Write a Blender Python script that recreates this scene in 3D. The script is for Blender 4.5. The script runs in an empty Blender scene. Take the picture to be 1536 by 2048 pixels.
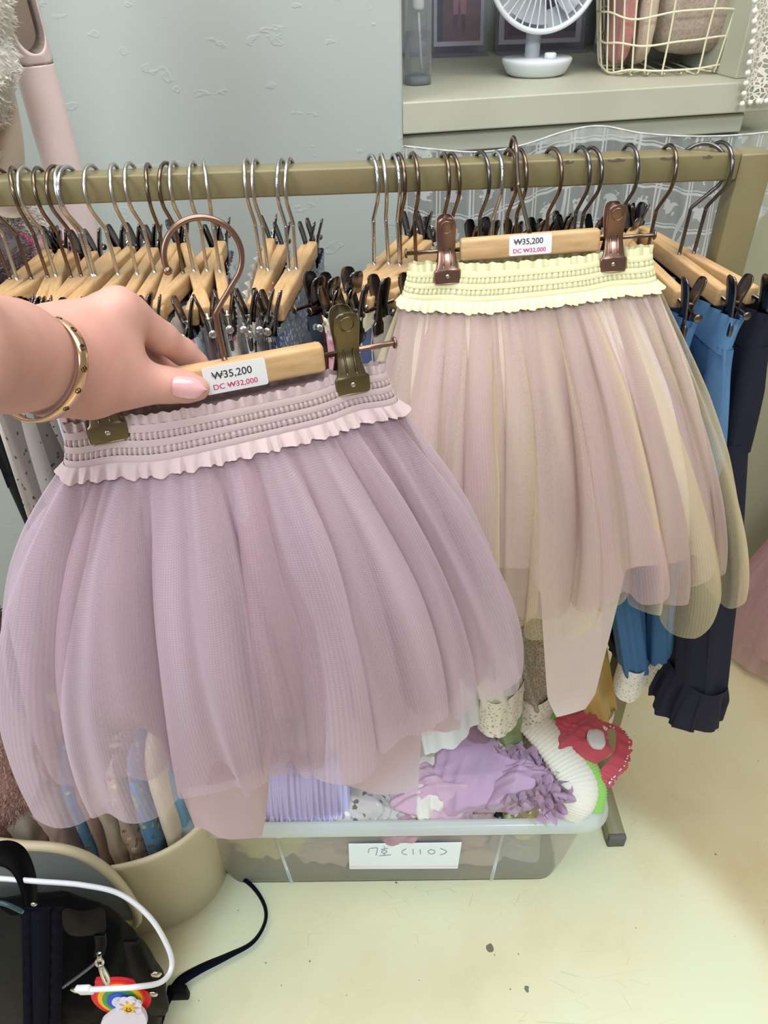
import bpy, bmesh, math, random
import numpy as np
from mathutils import Matrix, Vector

# ------------------------------------------------------------------ camera
F_PX = 1450.0
TH, RO = math.radians(38.0), math.radians(2.07)
CAM = np.array([0.0, 0.0, 1.30])
_f = np.array([0, math.cos(TH), -math.sin(TH)])
_u = np.array([0, math.sin(TH), math.cos(TH)])
_r = np.array([1.0, 0, 0])
CU = _u * math.cos(RO) + _r * math.sin(RO)
CR = _r * math.cos(RO) - _u * math.sin(RO)
scene = bpy.context.scene
COL = scene.collection
cd = bpy.data.cameras.new('camera')
cd.sensor_fit = 'VERTICAL'
cd.sensor_height = 36.0
cd.lens = F_PX / 2048.0 * 36.0
cd.clip_start = 0.01
cam = bpy.data.objects.new('camera', cd)
COL.objects.link(cam)
cam.matrix_world = Matrix(((CR[0], CU[0], -_f[0], CAM[0]), (CR[1], CU[1], -_f[1], CAM[1]),
                           (CR[2], CU[2], -_f[2], CAM[2]), (0, 0, 0, 1)))
scene.camera = cam
scene.view_settings.view_transform = 'Standard'
scene.view_settings.look = 'None'
scene.view_settings.gamma = 1.0
scene.view_settings.use_curve_mapping = False
scene.view_settings.exposure = 0.0
scene.cycles.transparent_max_bounces = 10
scene.cycles.max_bounces = 5
scene.cycles.diffuse_bounces = 2
scene.cycles.glossy_bounces = 3
scene.cycles.transmission_bounces = 4
scene.cycles.caustics_reflective = False
scene.cycles.caustics_refractive = False
scene.cycles.use_adaptive_sampling = True
scene.cycles.adaptive_threshold = 0.08
scene.cycles.adaptive_min_samples = 16

# ------------------------------------------------------------------ world and lamps
world = bpy.data.worlds.new('shop_light')
scene.world = world
world.use_nodes = True
_bg = world.node_tree.nodes['Background']
_bg.inputs[0].default_value = (1.0, 0.97, 0.92, 1)
_bg.inputs[1].default_value = 0.25


def area_lamp(name, loc, aim, size, power, col):
    l = bpy.data.lights.new(name, 'AREA')
    l.shape = 'RECTANGLE'
    l.size, l.size_y = size
    l.energy = power
    l.color = col
    o = bpy.data.objects.new(name, l)
    COL.objects.link(o)
    o.location = loc
    d = Vector(aim) - Vector(loc)
    o.rotation_euler = d.to_track_quat('-Z', 'Y').to_euler()
    return o


area_lamp('ceiling_panel_lamp', (0.1, 0.55, 2.6), (0.1, 0.55, 0.0), (2.4, 1.0), 36, (1.0, 0.98, 0.94))
area_lamp('front_fill_light', (0.35, -1.1, 2.5), (0.1, 0.7, 0.7), (1.2, 0.4), 26, (0.92, 0.96, 1.0))  # added fill, brightens skirts and wall from the front; no real fitting
area_lamp('shop_window_light', (-1.7, -0.5, 1.9), (0.0, 0.6, 0.8), (0.9, 1.2), 22, (0.82, 0.90, 1.0))
sl_ = bpy.data.lights.new('ceiling_track_spot', 'SPOT')
sl_.energy, sl_.color = 190, (0.50, 0.78, 1.0)
sl_.spot_size, sl_.spot_blend, sl_.shadow_soft_size = math.radians(22), 0.25, 0.02
so_ = bpy.data.objects.new('ceiling_track_spot', sl_)
COL.objects.link(so_)
so_.location = (0.55, -0.55, 2.5)
so_.rotation_euler = (Vector((0.15, 0.30, 0.0)) - Vector((0.55, -0.55, 2.5))).to_track_quat('-Z', 'Y').to_euler()

# ------------------------------------------------------------------ helpers
rng = random.Random(7)


def ray(x, y):
    return _f + CR * (x - 768) / F_PX - CU * (y - 1024) / F_PX


def P(x, y, Y):
    d = ray(x, y)
    return CAM + d * (Y / d[1])


def PZ(x, y, z):
    d = ray(x, y)
    return CAM + d * ((z - CAM[2]) / d[2])


def unit(v):
    v = np.asarray(v, float)
    return v / (np.linalg.norm(v) + 1e-12)


def lin(c):
    out = []
    for v in c:
        v /= 255.0
        out.append(v / 12.92 if v <= 0.04045 else ((v + 0.055) / 1.055) ** 2.4)
    return (out[0], out[1], out[2], 1.0)


def mk(name, VF, mat=None, parent=None, smooth=True, uv=None, local=False):
    V, F = VF[0], VF[1]
    V = np.array(V, float)
    loc = None
    if parent is None and not local:
        lo, hi = V.min(0), V.max(0)
        loc = np.array([(lo[0] + hi[0]) / 2, (lo[1] + hi[1]) / 2, lo[2]])
        V = V - loc
    me = bpy.data.meshes.new(name)
    me.from_pydata(V.tolist(), [], [list(map(int, f)) for f in F])
    if smooth:
        me.polygons.foreach_set('use_smooth', [True] * len(me.polygons))
    if uv is not None:
        ul = me.uv_layers.new(name='UVMap')
        idx = np.zeros(len(me.loops), int)
        me.loops.foreach_get('vertex_index', idx)
        ul.data.foreach_set('uv', np.asarray(uv, float)[idx].ravel())
    me.update()
    o = bpy.data.objects.new(name, me)
    COL.objects.link(o)
    if mat:
        me.materials.append(mat)
    if parent is not None:
        o.parent = parent
        if not local:
            off = Vector(parent.location) if parent.parent is None else Vector((0, 0, 0))
            o.matrix_parent_inverse = Matrix.Translation(-off)
    elif loc is not None:
        o.location = loc
    return o


def tag(o, label, cat, group=None, kind=None):
    if label:
        o['label'] = label
    if cat:
        o['category'] = cat
    if group:
        o['group'] = group
    if kind:
        o['kind'] = kind
    return o


def thing(name, label, cat, loc=(0, 0, 0), group=None, rotz=0):
    o = bpy.data.objects.new(name, None)
    o.empty_display_size = 0.02
    COL.objects.link(o)
    o.location = tuple(map(float, loc))
    o.rotation_euler = (0, 0, rotz)
    return tag(o, label, cat, group)


def struct(o):
    o['kind'] = 'structure'
    return o


def grid(G, closed_u=False, closed_v=False):
    G = np.asarray(G, float)
    nu, nv = G.shape[:2]
    ii = np.arange(nu if closed_u else nu - 1)
    jj = np.arange(nv if closed_v else nv - 1)
    I, J = np.meshgrid(ii, jj, indexing='ij')
    I2, J2 = (I + 1) % nu, (J + 1) % nv
    Fq = np.stack([I * nv + J, I2 * nv + J, I2 * nv + J2, I * nv + J2], -1).reshape(-1, 4)
    return G.reshape(-1, 3), Fq.tolist()


def merge(*parts):
    V, F, n = [], [], 0
    for v, f in parts:
        v = np.asarray(v, float)
        V.append(v)
        F += [[i + n for i in q] for q in f]
        n += len(v)
    return np.concatenate(V), F


def crv(pts, n=40, closed=False):
    p = np.asarray(pts, float)
    m = len(p)
    if closed:
        q = np.concatenate([p[-1:], p, p[:2]])
        segs = m
    else:
        q = np.concatenate([2 * p[:1] - p[1:2], p, 2 * p[-1:] - p[-2:-1]])
        segs = m - 1
    t = np.linspace(0, segs, n, endpoint=not closed)
    k = np.minimum(t.astype(int), segs - 1)
    s = (t - k)[:, None]
    a, b, c, d = q[k], q[k + 1], q[k + 2], q[k + 3]
    return 0.5 * (2 * b + (c - a) * s + (2 * a - 5 * b + 4 * c - d) * s ** 2 + (3 * b - a - 3 * c + d) * s ** 3)


def frames(path, closed=False, ref=None):
    p = np.asarray(path, float)
    n = len(p)
    T = np.roll(p, -1, 0) - np.roll(p, 1, 0)
    if not closed:
        T[0] = p[1] - p[0]
        T[-1] = p[-1] - p[-2]
    T /= np.linalg.norm(T, axis=1)[:, None] + 1e-12
    N = np.zeros_like(T)
    r0 = np.array([0.31, 0.22, 0.92]) if ref is None else np.asarray(ref, float)
    if abs(T[0] @ unit(r0)) > 0.95:
        r0 = np.array([1.0, 0.1, 0.2])
    x = r0
    for i in range(n):
        x = x - T[i] * (x @ T[i])
        x = unit(x)
        N[i] = x
    return T, N, np.cross(T, N)


def tube(path, r, seg=8, closed=False, flat=1.0, ref=None):
    p = np.asarray(path, float)
    n = len(p)
    T, N, B = frames(p, closed, ref)
    r = np.broadcast_to(np.asarray(r, float), (n,))
    a = np.linspace(0, 2 * np.pi, seg, endpoint=False)
    G = p[:, None] + r[:, None, None] * (np.cos(a)[None, :, None] * N[:, None] + flat * np.sin(a)[None, :, None] * B[:, None])
    V, F = grid(G, closed, True)
    if not closed:
        F = F + [list(range(seg))[::-1], [(n - 1) * seg + i for i in range(seg)]]
    return V, F


def ribbon(path, wvec, w, th):
    """thin strap: path points, width direction per point, full width, thickness"""
    p = np.asarray(path, float)
    n = len(p)
    wv = np.broadcast_to(np.asarray(wvec, float), (n, 3))
    wv = wv / np.linalg.norm(wv, axis=1)[:, None]
    T, _, _ = frames(p)
    nn = np.cross(T, wv)
    nn /= np.linalg.norm(nn, axis=1)[:, None] + 1e-9
    w = np.broadcast_to(np.asarray(w, float), (n,))[:, None]
    G = np.stack([p - wv * w / 2 - nn * th / 2, p + wv * w / 2 - nn * th / 2,
                  p + wv * w / 2 + nn * th / 2, p - wv * w / 2 + nn * th / 2], 1)
    V, F = grid(G, False, True)
    F = F + [[3, 2, 1, 0], [(n - 1) * 4 + i for i in range(4)]]
    return V, F


def box(c, s, bev=0.0, seg=2):
    bm = bmesh.new()
    bmesh.ops.create_cube(bm, size=1.0)
    bmesh.ops.scale(bm, vec=s, verts=bm.verts)
    if bev > 0:
        bmesh.ops.bevel(bm, geom=list(bm.edges), offset=bev, segments=seg, affect='EDGES', profile=0.5)
    bmesh.ops.translate(bm, vec=c, verts=bm.verts)
    bm.verts.index_update()
    V = np.array([v.co[:] for v in bm.verts])
    F = [[v.index for v in f.verts] for f in bm.faces]
    bm.free()
    return V, F


def beam_between(a, b, w, h, up=(0, 0, 1), bev=0.002):
    """box from a to b; w across, h along 'up'"""
    a, b = np.asarray(a, float), np.asarray(b, float)
    L = np.linalg.norm(b - a)
    z = unit(b - a)
    x = unit(np.cross(up, z))
    y = np.cross(z, x)
    V, F = box((0, 0, 0), (w, h, L), bev)
    M = np.stack([x, y, z], 1)
    return V @ M.T + (a + b) / 2, F


def lathe(prof, seg=32, c=(0, 0, 0), caps=True):
    pr = np.asarray(prof, float)
    a = np.linspace(0, 2 * np.pi, seg, endpoint=False)
    G = np.stack([pr[:, 0][:, None] * np.cos(a), pr[:, 0][:, None] * np.sin(a), np.repeat(pr[:, 1][:, None], seg, 1)], -1)
    V, F = grid(G, False, True)
    F = [f[::-1] for f in F]
    n = len(pr)
    if caps:
        if pr[0, 0] > 1e-6:
            F.append(list(range(seg))[::-1])
        if pr[-1, 0] > 1e-6:
            F.append([(n - 1) * seg + i for i in range(seg)])
    return V + np.asarray(c, float), F


def prism(poly, th, o=(0, 0, 0), ex=(1, 0, 0), ey=(0, 0, 1), en=(0, -1, 0)):
    """extruded polygon: 2-D points in the (ex, ey) plane, thickness th along en"""
    p = np.asarray(poly, float)
    n = len(p)
    ex, ey, en, o = (np.asarray(q, float) for q in (ex, ey, en, o))
    A = o + p[:, :1] * ex + p[:, 1:] * ey
    V = np.concatenate([A, A + en * th])
    F = [list(range(n))[::-1], [n + i for i in range(n)]]
    F += [[i, (i + 1) % n, n + (i + 1) % n, n + i] for i in range(n)]
    return V, F


def ellipse(cx, cy, rx, ry, n=32, a0=0, a1=2 * math.pi, end=False):
    return [(cx + rx * math.cos(a), cy + ry * math.sin(a)) for a in np.linspace(a0, a1, n, endpoint=end)]


def rrect(w, h, r, n=5):
    out = []
    for cx, cy, s in ((w / 2 - r, h / 2 - r, 0), (-w / 2 + r, h / 2 - r, 90), (-w / 2 + r, -h / 2 + r, 180), (w / 2 - r, -h / 2 + r, 270)):
        for k in range(n):
            a = math.radians(s + 90 * k / (n - 1))
            out.append((cx + r * math.cos(a), cy + r * math.sin(a)))
    return out


def sines(pts, seed, n=7, f0=10, f1=60, ridge=False):
    """cheap smooth noise made of random plane waves; pts (...,3)"""
    rs = np.random.RandomState(seed)
    out = np.zeros(pts.shape[:-1])
    for i in range(n):
        k = rs.randn(3)
        k = k / np.linalg.norm(k) * (f0 * (f1 / f0) ** (i / max(1, n - 1)))
        ph = rs.rand() * 6.28
        w = np.sin(pts @ k + ph + 1.3 * np.sin(pts[..., ::-1] @ (k * 0.6) + ph * 2))
        out += (1 - np.abs(w) * 2 if ridge else w) / (i + 1.5)
    return out


# ------------------------------------------------------------------ materials
MATS = {}


class NB:
    def __init__(self, name):
        self.m = bpy.data.materials.new(name)
        self.m.use_nodes = True
        self.t = self.m.node_tree
        self.t.nodes.clear()
        self.out = self.n('ShaderNodeOutputMaterial')

    def n(self, typ, **kw):
        nd = self.t.nodes.new(typ)
        for k, v in kw.items():
            setattr(nd, k, v)
        return nd

    def l(self, a, b):
        self.t.links.new(a, b)

    def val(self, sock, v):
        if hasattr(v, 'links') or hasattr(v, 'is_linked'):
            self.l(v, sock)
        else:
            sock.default_value = v

    def math(self, op, a, b=None, clamp=False):
        nd = self.n('ShaderNodeMath', operation=op, use_clamp=clamp)
        self.val(nd.inputs[0], a)
        if b is not None:
            self.val(nd.inputs[1], b)
        return nd.outputs[0]

    def mix(self, fac, a, b):
        nd = self.n('ShaderNodeMix', data_type='RGBA')
        self.val(nd.inputs[0], fac)
        self.val(nd.inputs[6], a)
        self.val(nd.inputs[7], b)
        return nd.outputs[2]

    def coord(self, kind='Object', scale=(1, 1, 1)):
        tc = self.n('ShaderNodeTexCoord')
        mp = self.n('ShaderNodeMapping')
        mp.inputs['Scale'].default_value = scale
        self.l(tc.outputs[kind], mp.inputs[0])
        return mp.outputs[0]

    def noise(self, vec, scale, detail=3, rough=0.5):
        nd = self.n('ShaderNodeTexNoise')
        self.l(vec, nd.inputs['Vector'])
        nd.inputs['Scale'].default_value = scale
        nd.inputs['Detail'].default_value = detail
        nd.inputs['Roughness'].default_value = rough
        return nd.outputs[0]

    def voro(self, vec, scale, feature='F1', rand=1.0):
        nd = self.n('ShaderNodeTexVoronoi', feature=feature)
        self.l(vec, nd.inputs['Vector'])
        nd.inputs['Scale'].default_value = scale
        nd.inputs['Randomness'].default_value = rand
        return nd

    def wave(self, vec, scale, axis='X', dist=0.0):
        nd = self.n('ShaderNodeTexWave', wave_type='BANDS', bands_direction=axis)
        self.l(vec, nd.inputs['Vector'])
        nd.inputs['Scale'].default_value = scale
        nd.inputs['Distortion'].default_value = dist
        return nd.outputs['Fac']

    def ramp(self, fac, stops, interp='LINEAR'):
        nd = self.n('ShaderNodeValToRGB')
        nd.color_ramp.interpolation = interp
        e = nd.color_ramp.elements
        while len(e) > 1:
            e.remove(e[-1])
        e[0].position, e[0].color = stops[0]
        for p, c in stops[1:]:
            q = e.new(p)
            q.color = c
        self.l(fac, nd.inputs[0])
        return nd.outputs[0]

    def bump(self, h, strength=0.3, dist=0.001):
        nd = self.n('ShaderNodeBump')
        nd.inputs['Strength'].default_value = strength
        nd.inputs['Distance'].default_value = dist
        self.l(h, nd.inputs['Height'])
        return nd.outputs[0]

    def bsdf(self, col, rough=0.6, metal=0.0, normal=None, **kw):
        b = self.n('ShaderNodeBsdfPrincipled')
        self.val(b.inputs['Base Color'], col)
        self.val(b.inputs['Roughness'], rough)
        b.inputs['Metallic'].default_value = metal
        for k, v in kw.items():
            self.val(b.inputs[k.replace('_', ' ')], v)
        if normal is not None:
            self.l(normal, b.inputs['Normal'])
        return b.outputs[0]

    def done(self, sh):
        self.l(sh, self.out.inputs[0])
        return self.m


def plain(name, c, rough=0.6, metal=0.0, bump=None, var=None, **kw):
    """colour with optional soft noise variation and fine relief"""
    if name in MATS:
        return MATS[name]
    b = NB(name)
    v = b.coord()
    col = lin(c)
    if var:
        col = b.mix(b.ramp(b.noise(v, var[0], 4), [(0.35, (0, 0, 0, 1)), (0.65, (1, 1, 1, 1))]), lin(c), lin(var[1]))
    nm = None
    if bump:
        nm = b.bump(b.noise(v, bump[0], 4), bump[1], bump[2] if len(bump) > 2 else 0.001)
    MATS[name] = b.done(b.bsdf(col, rough, metal, nm, **kw))
    return MATS[name]


def cloth(name, c, c2=None, kind='plain', scale=60, rough=0.85, bs=900, bstr=0.25, pal=None, t=0.3):
    """woven fabric with procedural prints"""
    if name in MATS:
        return MATS[name]
    b = NB(name)
    v = b.coord()
    base = lin(c)
    col = b.mix(b.noise(v, 25, 3), tuple(x * 0.88 for x in base[:3]) + (1,), base)
    h = b.noise(v, bs, 2)
    if kind == 'dots':
        vo = b.voro(v, scale)
        col = b.mix(b.ramp(vo.outputs['Distance'], [(0, (1, 1, 1, 1)), (t, (0, 0, 0, 1))], 'CONSTANT'), col, lin(c2))
    elif kind == 'floral':
        wv = b.n('ShaderNodeVectorMath', operation='ADD')
        nz = b.n('ShaderNodeTexNoise')
        nz.inputs['Scale'].default_value = scale * 1.7
        b.l(v, nz.inputs['Vector'])
        sc = b.n('ShaderNodeVectorMath', operation='SCALE')
        b.l(nz.outputs['Color'], sc.inputs[0])
        sc.inputs['Scale'].default_value = 0.6 / scale
        b.l(v, wv.inputs[0])
        b.l(sc.outputs[0], wv.inputs[1])
        vo = b.voro(wv.outputs[0], scale)
        sep = b.n('ShaderNodeSeparateColor')
        b.l(vo.outputs['Color'], sep.inputs[0])
        pc = b.ramp(sep.outputs[0], [(i / len(pal), lin(q)) for i, q in enumerate(pal)], 'CONSTANT')
        msk = b.ramp(vo.outputs['Distance'], [(0, (1, 1, 1, 1)), (t, (0, 0, 0, 1))], 'CONSTANT')
        col = b.mix(msk, col, pc)
    elif kind == 'plaid':
        w1 = b.wave(v, scale, 'Y')
        w2 = b.wave(v, scale, 'Z')
        s = b.math('ADD', b.math('GREATER_THAN', w1, 0.55), b.math('GREATER_THAN', w2, 0.55))
        col = b.mix(b.math('MULTIPLY', s, 0.48), col, lin(c2))
    elif kind == 'stripe':
        w = b.wave(v, scale, 'Z', 0.0)
        col = b.mix(b.math('GREATER_THAN', w, 0.6), col, lin(c2))
    elif kind == 'denim':
        w = b.noise(b.coord('Object', (1, 1, 0.25)), 700, 2)
        col = b.mix(b.math('MULTIPLY', w, 0.6), col, lin(c2))
        n2 = b.noise(v, 9, 4)
        col = b.mix(b.math('MULTIPLY', n2, 0.5), col, lin(c2))
    elif kind == 'lacy':
        vo = b.voro(v, scale, 'DISTANCE_TO_EDGE')
        col = b.mix(b.math('LESS_THAN', vo.outputs['Distance'], t), lin(c2), col)
    nm = b.bump(h, bstr, 0.001)
    MATS[name] = b.done(b.bsdf(col, rough, 0, nm, Sheen_Weight=0.0 if kind == 'denim' else 0.25))
    return MATS[name]


def tulle(name, c, a0=0.35, pw=1.6, net=1500.0, trans=0.18):
    """fine netting: lets light through, and reads denser where it is seen edge-on"""
    b = NB(name)
    lw = b.n('ShaderNodeLayerWeight')
    lw.inputs['Blend'].default_value = 0.5
    fp = b.math('POWER', lw.outputs['Facing'], pw)
    al = b.math('ADD', a0, b.math('MULTIPLY', fp, (1 - a0) * 0.95))
    tc = b.n('ShaderNodeTexCoord')
    sp = b.n('ShaderNodeSeparateXYZ')
    b.l(tc.outputs['UV'], sp.inputs[0])
    k_ = 2 * math.pi / 0.0030
    sx, sy = b.math('MULTIPLY', sp.outputs[0], k_), b.math('MULTIPLY', sp.outputs[1], k_ * 0.8)
    hx = b.math('SINE', b.math('ADD', sx, sy))
    hy = b.math('SINE', b.math('SUBTRACT', sx, sy))
    net_ = b.math('MULTIPLY', hx, hy)
    dens = b.noise(b.coord('UV', (1, 0.045, 1)), 55, 1, 0.55)
    al = b.math('ADD', al, b.math('MULTIPLY', b.math('SUBTRACT', dens, 0.5), 0.9))
    al = b.math('MULTIPLY', al, b.math('ADD', 0.84, b.math('MULTIPLY', net_, 0.16)), True)
    col = lin(c)
    d = b.n('ShaderNodeBsdfDiffuse')
    t = b.n('ShaderNodeBsdfTranslucent')
    d.inputs[0].default_value = col
    t.inputs[0].default_value = col
    ms = b.n('ShaderNodeMixShader')
    ms.inputs[0].default_value = trans
    b.l(d.outputs[0], ms.inputs[1])
    b.l(t.outputs[0], ms.inputs[2])
    tr = b.n('ShaderNodeBsdfTransparent')
    m2 = b.n('ShaderNodeMixShader')
    b.l(al, m2.inputs[0])
    b.l(tr.outputs[0], m2.inputs[1])
    b.l(ms.outputs[0], m2.inputs[2])
    MATS[name] = b.done(m2.outputs[0])
    return MATS[name]


def seethrough(name, c, alpha=0.4, rough=0.25, trans=0.5, tint=(255, 255, 255)):
    b = NB(name)
    p = b.n('ShaderNodeBsdfPrincipled')
    p.inputs['Base Color'].default_value = lin(c)
    p.inputs['Roughness'].default_value = rough
    t = b.n('ShaderNodeBsdfTranslucent')
    t.inputs[0].default_value = lin(c)
    ms = b.n('ShaderNodeMixShader')
    ms.inputs[0].default_value = trans
    b.l(p.outputs[0], ms.inputs[1])
    b.l(t.outputs[0], ms.inputs[2])
    tr = b.n('ShaderNodeBsdfTransparent')
    tr.inputs[0].default_value = lin(tint)
    fr = b.n('ShaderNodeFresnel')
    fr.inputs[0].default_value = 1.35
    al = b.math('ADD', alpha, b.math('MULTIPLY', fr.outputs[0], 0.6), True)
    m2 = b.n('ShaderNodeMixShader')
    b.l(al, m2.inputs[0])
    b.l(tr.outputs[0], m2.inputs[1])
    b.l(ms.outputs[0], m2.inputs[2])
    MATS[name] = b.done(m2.outputs[0])
    return MATS[name]


def holes(name, c, scale, t, coord='UV', rand=0.6, rough=0.85, base=0.0, feature='DISTANCE_TO_EDGE'):
    """lace / crochet: threads opaque, holes open"""
    b = NB(name)
    v = b.coord(coord)
    vo = b.voro(v, scale, feature, rand)
    th = b.math('LESS_THAN', vo.outputs['Distance'], t)
    al = b.math('MAXIMUM', th, base)
    sh = b.bsdf(lin(c), rough, 0, b.bump(vo.outputs['Distance'], -0.6, 0.002))
    tr = b.n('ShaderNodeBsdfTransparent')
    m2 = b.n('ShaderNodeMixShader')
    b.l(al, m2.inputs[0])
    b.l(tr.outputs[0], m2.inputs[1])
    b.l(sh, m2.inputs[2])
    MATS[name] = b.done(m2.outputs[0])
    return MATS[name]


def make_wood():
    b = NB('beech_wood')
    v = b.coord('Object', (3, 0.5, 3))
    w = b.noise(v, 60, 5, 0.6)
    c = b.ramp(w, [(0.3, lin((192, 152, 102))), (0.55, lin((212, 174, 126))), (0.8, lin((224, 192, 148)))])
    return b.done(b.bsdf(c, 0.5, 0, b.bump(w, 0.1, 0.0005)))


def make_wood_x():
    b = NB('beech_wood_long')
    v = b.coord('Object', (0.5, 3, 3))
    w = b.noise(v, 60, 5, 0.6)
    c = b.ramp(w, [(0.3, lin((192, 152, 102))), (0.55, lin((212, 174, 126))), (0.8, lin((224, 192, 148)))])
    return b.done(b.bsdf(c, 0.5, 0, b.bump(w, 0.1, 0.0005)))


WOOD, WOODX = make_wood(), make_wood_x()
SILVER = plain('brushed_silver', (205, 203, 196), 0.28, 1.0)
CHROME = plain('worn_chrome', (200, 205, 212), 0.18, 1.0, bump=(400, 0.5, 0.0006))
BRONZE = plain('dark_bronze', (128, 112, 98), 0.25, 1.0, bump=(300, 0.15, 0.0004))
BLACKM = plain('black_nickel', (118, 114, 116), 0.22, 1.0)
COPPER = plain('antique_copper', (160, 128, 112), 0.3, 1.0, bump=(250, 0.15, 0.0004))
PEWTER = plain('antique_brass', (132, 120, 92), 0.32, 1.0, bump=(250, 0.15, 0.0004))
FINISH = {'silver': SILVER, 'chrome': CHROME, 'bronze': BRONZE, 'black': BLACKM}
RACKP = plain('cream_rack_paint', (138, 128, 92), 0.32, 0, bump=(40, 0.05), var=(12, (131, 121, 86)))
PLASTER = None


def make_plaster():
    b = NB('cream_plaster')
    v = b.coord()
    big = b.noise(v, 3.0, 3)
    c = b.mix(big, lin((178, 186, 179)), lin((188, 196, 192)))
    n1 = b.noise(b.coord('Object', (1, 1, 1.6)), 20, 3)
    tro = b.ramp(n1, [(0.63, (0, 0, 0, 1)), (0.66, (1, 1, 1, 1)), (0.72, (0.1, 0.1, 0.1, 1))])
    fine = b.noise(v, 90, 4)
    h = b.math('ADD', b.math('MULTIPLY', tro, 0.6), b.math('MULTIPLY', fine, 0.15))
    return b.done(b.bsdf(c, 0.62, 0, b.bump(h, 0.22, 0.003)))


def make_floor():
    b = NB('painted_concrete')
    v = b.coord()
    c = b.ramp(b.noise(v, 3.2, 5, 0.6), [(0.3, lin((206, 190, 146))), (0.5, lin((216, 204, 164))), (0.72, lin((210, 210, 176)))])
    c = b.mix(b.math('MULTIPLY', b.noise(v, 14, 4), 0.35), c, lin((206, 192, 150)))
    vo = b.voro(v, 20, 'F1')
    sep = b.n('ShaderNodeSeparateColor')
    b.l(vo.outputs['Color'], sep.inputs[0])
    dn = b.math('ADD', vo.outputs['Distance'], b.math('MULTIPLY', b.math('SUBTRACT', b.noise(v, 150, 2), 0.5), 0.10))
    size = b.math('MULTIPLY', b.math('POWER', sep.outputs[0], 3.5), 0.15)
    spot = b.math('LESS_THAN', dn, size)
    c = b.mix(b.math('MULTIPLY', spot, 0.85), c, lin((74, 66, 58)))
    vo2 = b.voro(v, 60, 'F1')
    sep2 = b.n('ShaderNodeSeparateColor')
    b.l(vo2.outputs['Color'], sep2.inputs[0])
    spot2 = b.math('LESS_THAN', vo2.outputs['Distance'], b.math('MULTIPLY', b.math('POWER', sep2.outputs[1], 9.0), 0.12))
    c = b.mix(b.math('MULTIPLY', spot2, 0.7), c, lin((96, 86, 72)))
    sc = b.voro(b.coord('Object', (3, 22, 1)), 3.0, 'DISTANCE_TO_EDGE')
    scr = b.math('MULTIPLY', b.math('LESS_THAN', sc.outputs['Distance'], 0.006), b.math('GREATER_THAN', b.noise(v, 5, 2), 0.56))
    c = b.mix(b.math('MULTIPLY', scr, 0.25), c, lin((150, 138, 105)))
    rg = b.ramp(b.noise(v, 6, 4), [(0.3, (0.22, 0.22, 0.22, 1)), (0.7, (0.42, 0.42, 0.42, 1))])
    return b.done(b.bsdf(c, rg, 0, b.bump(b.noise(v, 30, 4), 0.05, 0.003)))


PLASTER, CONCRETE = make_plaster(), make_floor()
JOINERY = plain('sage_cream_paint', (196, 198, 178), 0.45, bump=(30, 0.06), var=(7, (190, 190, 170)))
PAPER = plain('label_paper', (246, 248, 250), 0.5)
INK = plain('grey_ink', (62, 58, 66), 0.7)
PINKINK = plain('pink_ink', (226, 48, 116), 0.7)


def fleece_mat(name, c):
    b = NB(name)
    d, t = b.n('ShaderNodeBsdfDiffuse'), b.n('ShaderNodeBsdfTranslucent')
    d.inputs[0].default_value = t.inputs[0].default_value = lin(c)
    m = b.n('ShaderNodeMixShader')
    m.inputs[0].default_value = 0.45
    b.l(d.outputs[0], m.inputs[1])
    b.l(t.outputs[0], m.inputs[2])
    return b.done(m.outputs[0])

# ------------------------------------------------------------------ the room
WALL_Y = 1.19
EDGE_X = float(P(806, 230, WALL_Y)[0])
struct(mk('floor', box((0, 0.4, -0.025), (7, 4.6, 0.05)), CONCRETE, smooth=False))
struct(mk('wall_left', box((EDGE_X - 1.6, WALL_Y + 0.35, 1.35), (3.2, 0.7, 2.7), 0.004), PLASTER, smooth=False))
CPHI = math.radians(8.0)
CEX = np.array([math.cos(CPHI), math.sin(CPHI), 0])
CEY = np.array([-math.sin(CPHI), math.cos(CPHI), 0])
CO = np.array([EDGE_X, WALL_Y, 0])
SHELF_Z = 1.12


def cab(c, s, bev=0.002):
    """box in the alcove's own frame (along the front, into the depth, up)"""
    V, F = box(c, s, bev)
    return CO + V[:, :1] * CEX + V[:, 1:2] * CEY + V[:, 2:] * np.array([0, 0, 1.0]), F


def PC(x, y, off=0.0):
    """pixel to the alcove front plane, moved 'off' into the depth"""
    d = ray(x, y)
    t = ((CO + CEY * off - CAM) @ CEY) / (d @ CEY)
    return CAM + d * t


side_s = float((PZ(1490, 163, SHELF_Z) - CO) @ CEX)
struct(mk('wall_back', cab((1.3, 0.62, 1.35), (2.8, 0.1, 2.7)), PLASTER, smooth=False))
tr = struct(mk('trim_1', cab((side_s / 2 + 0.04, 0.285, SHELF_Z - 0.021), (side_s + 0.08, 0.57, 0.042)), JOINERY, smooth=False))
tr['label'] = 'thick cream shelf board of the alcove'
struct(mk('trim_2', cab((side_s / 2 + 0.01, 0.026, SHELF_Z - 0.059), (side_s + 0.02, 0.024, 0.027)), JOINERY, smooth=False))
struct(mk('wall_right', cab((side_s + 0.035, 0.30, SHELF_Z + 0.7), (0.07, 0.54, 1.4)), JOINERY, smooth=False))
struct(mk('trim_3', cab((side_s + 0.42, 0.30, 0.52), (0.76, 0.5, 1.04)), plain('sage_side_panel', (176, 178, 150), 0.5), smooth=False))

struct(mk('trim_4', cab((side_s / 2 + 0.04, 0.285, SHELF_Z + 0.56), (side_s + 0.08, 0.57, 0.04)), JOINERY, smooth=False))  # unseen upper board, added to shade the shelf top
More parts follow.
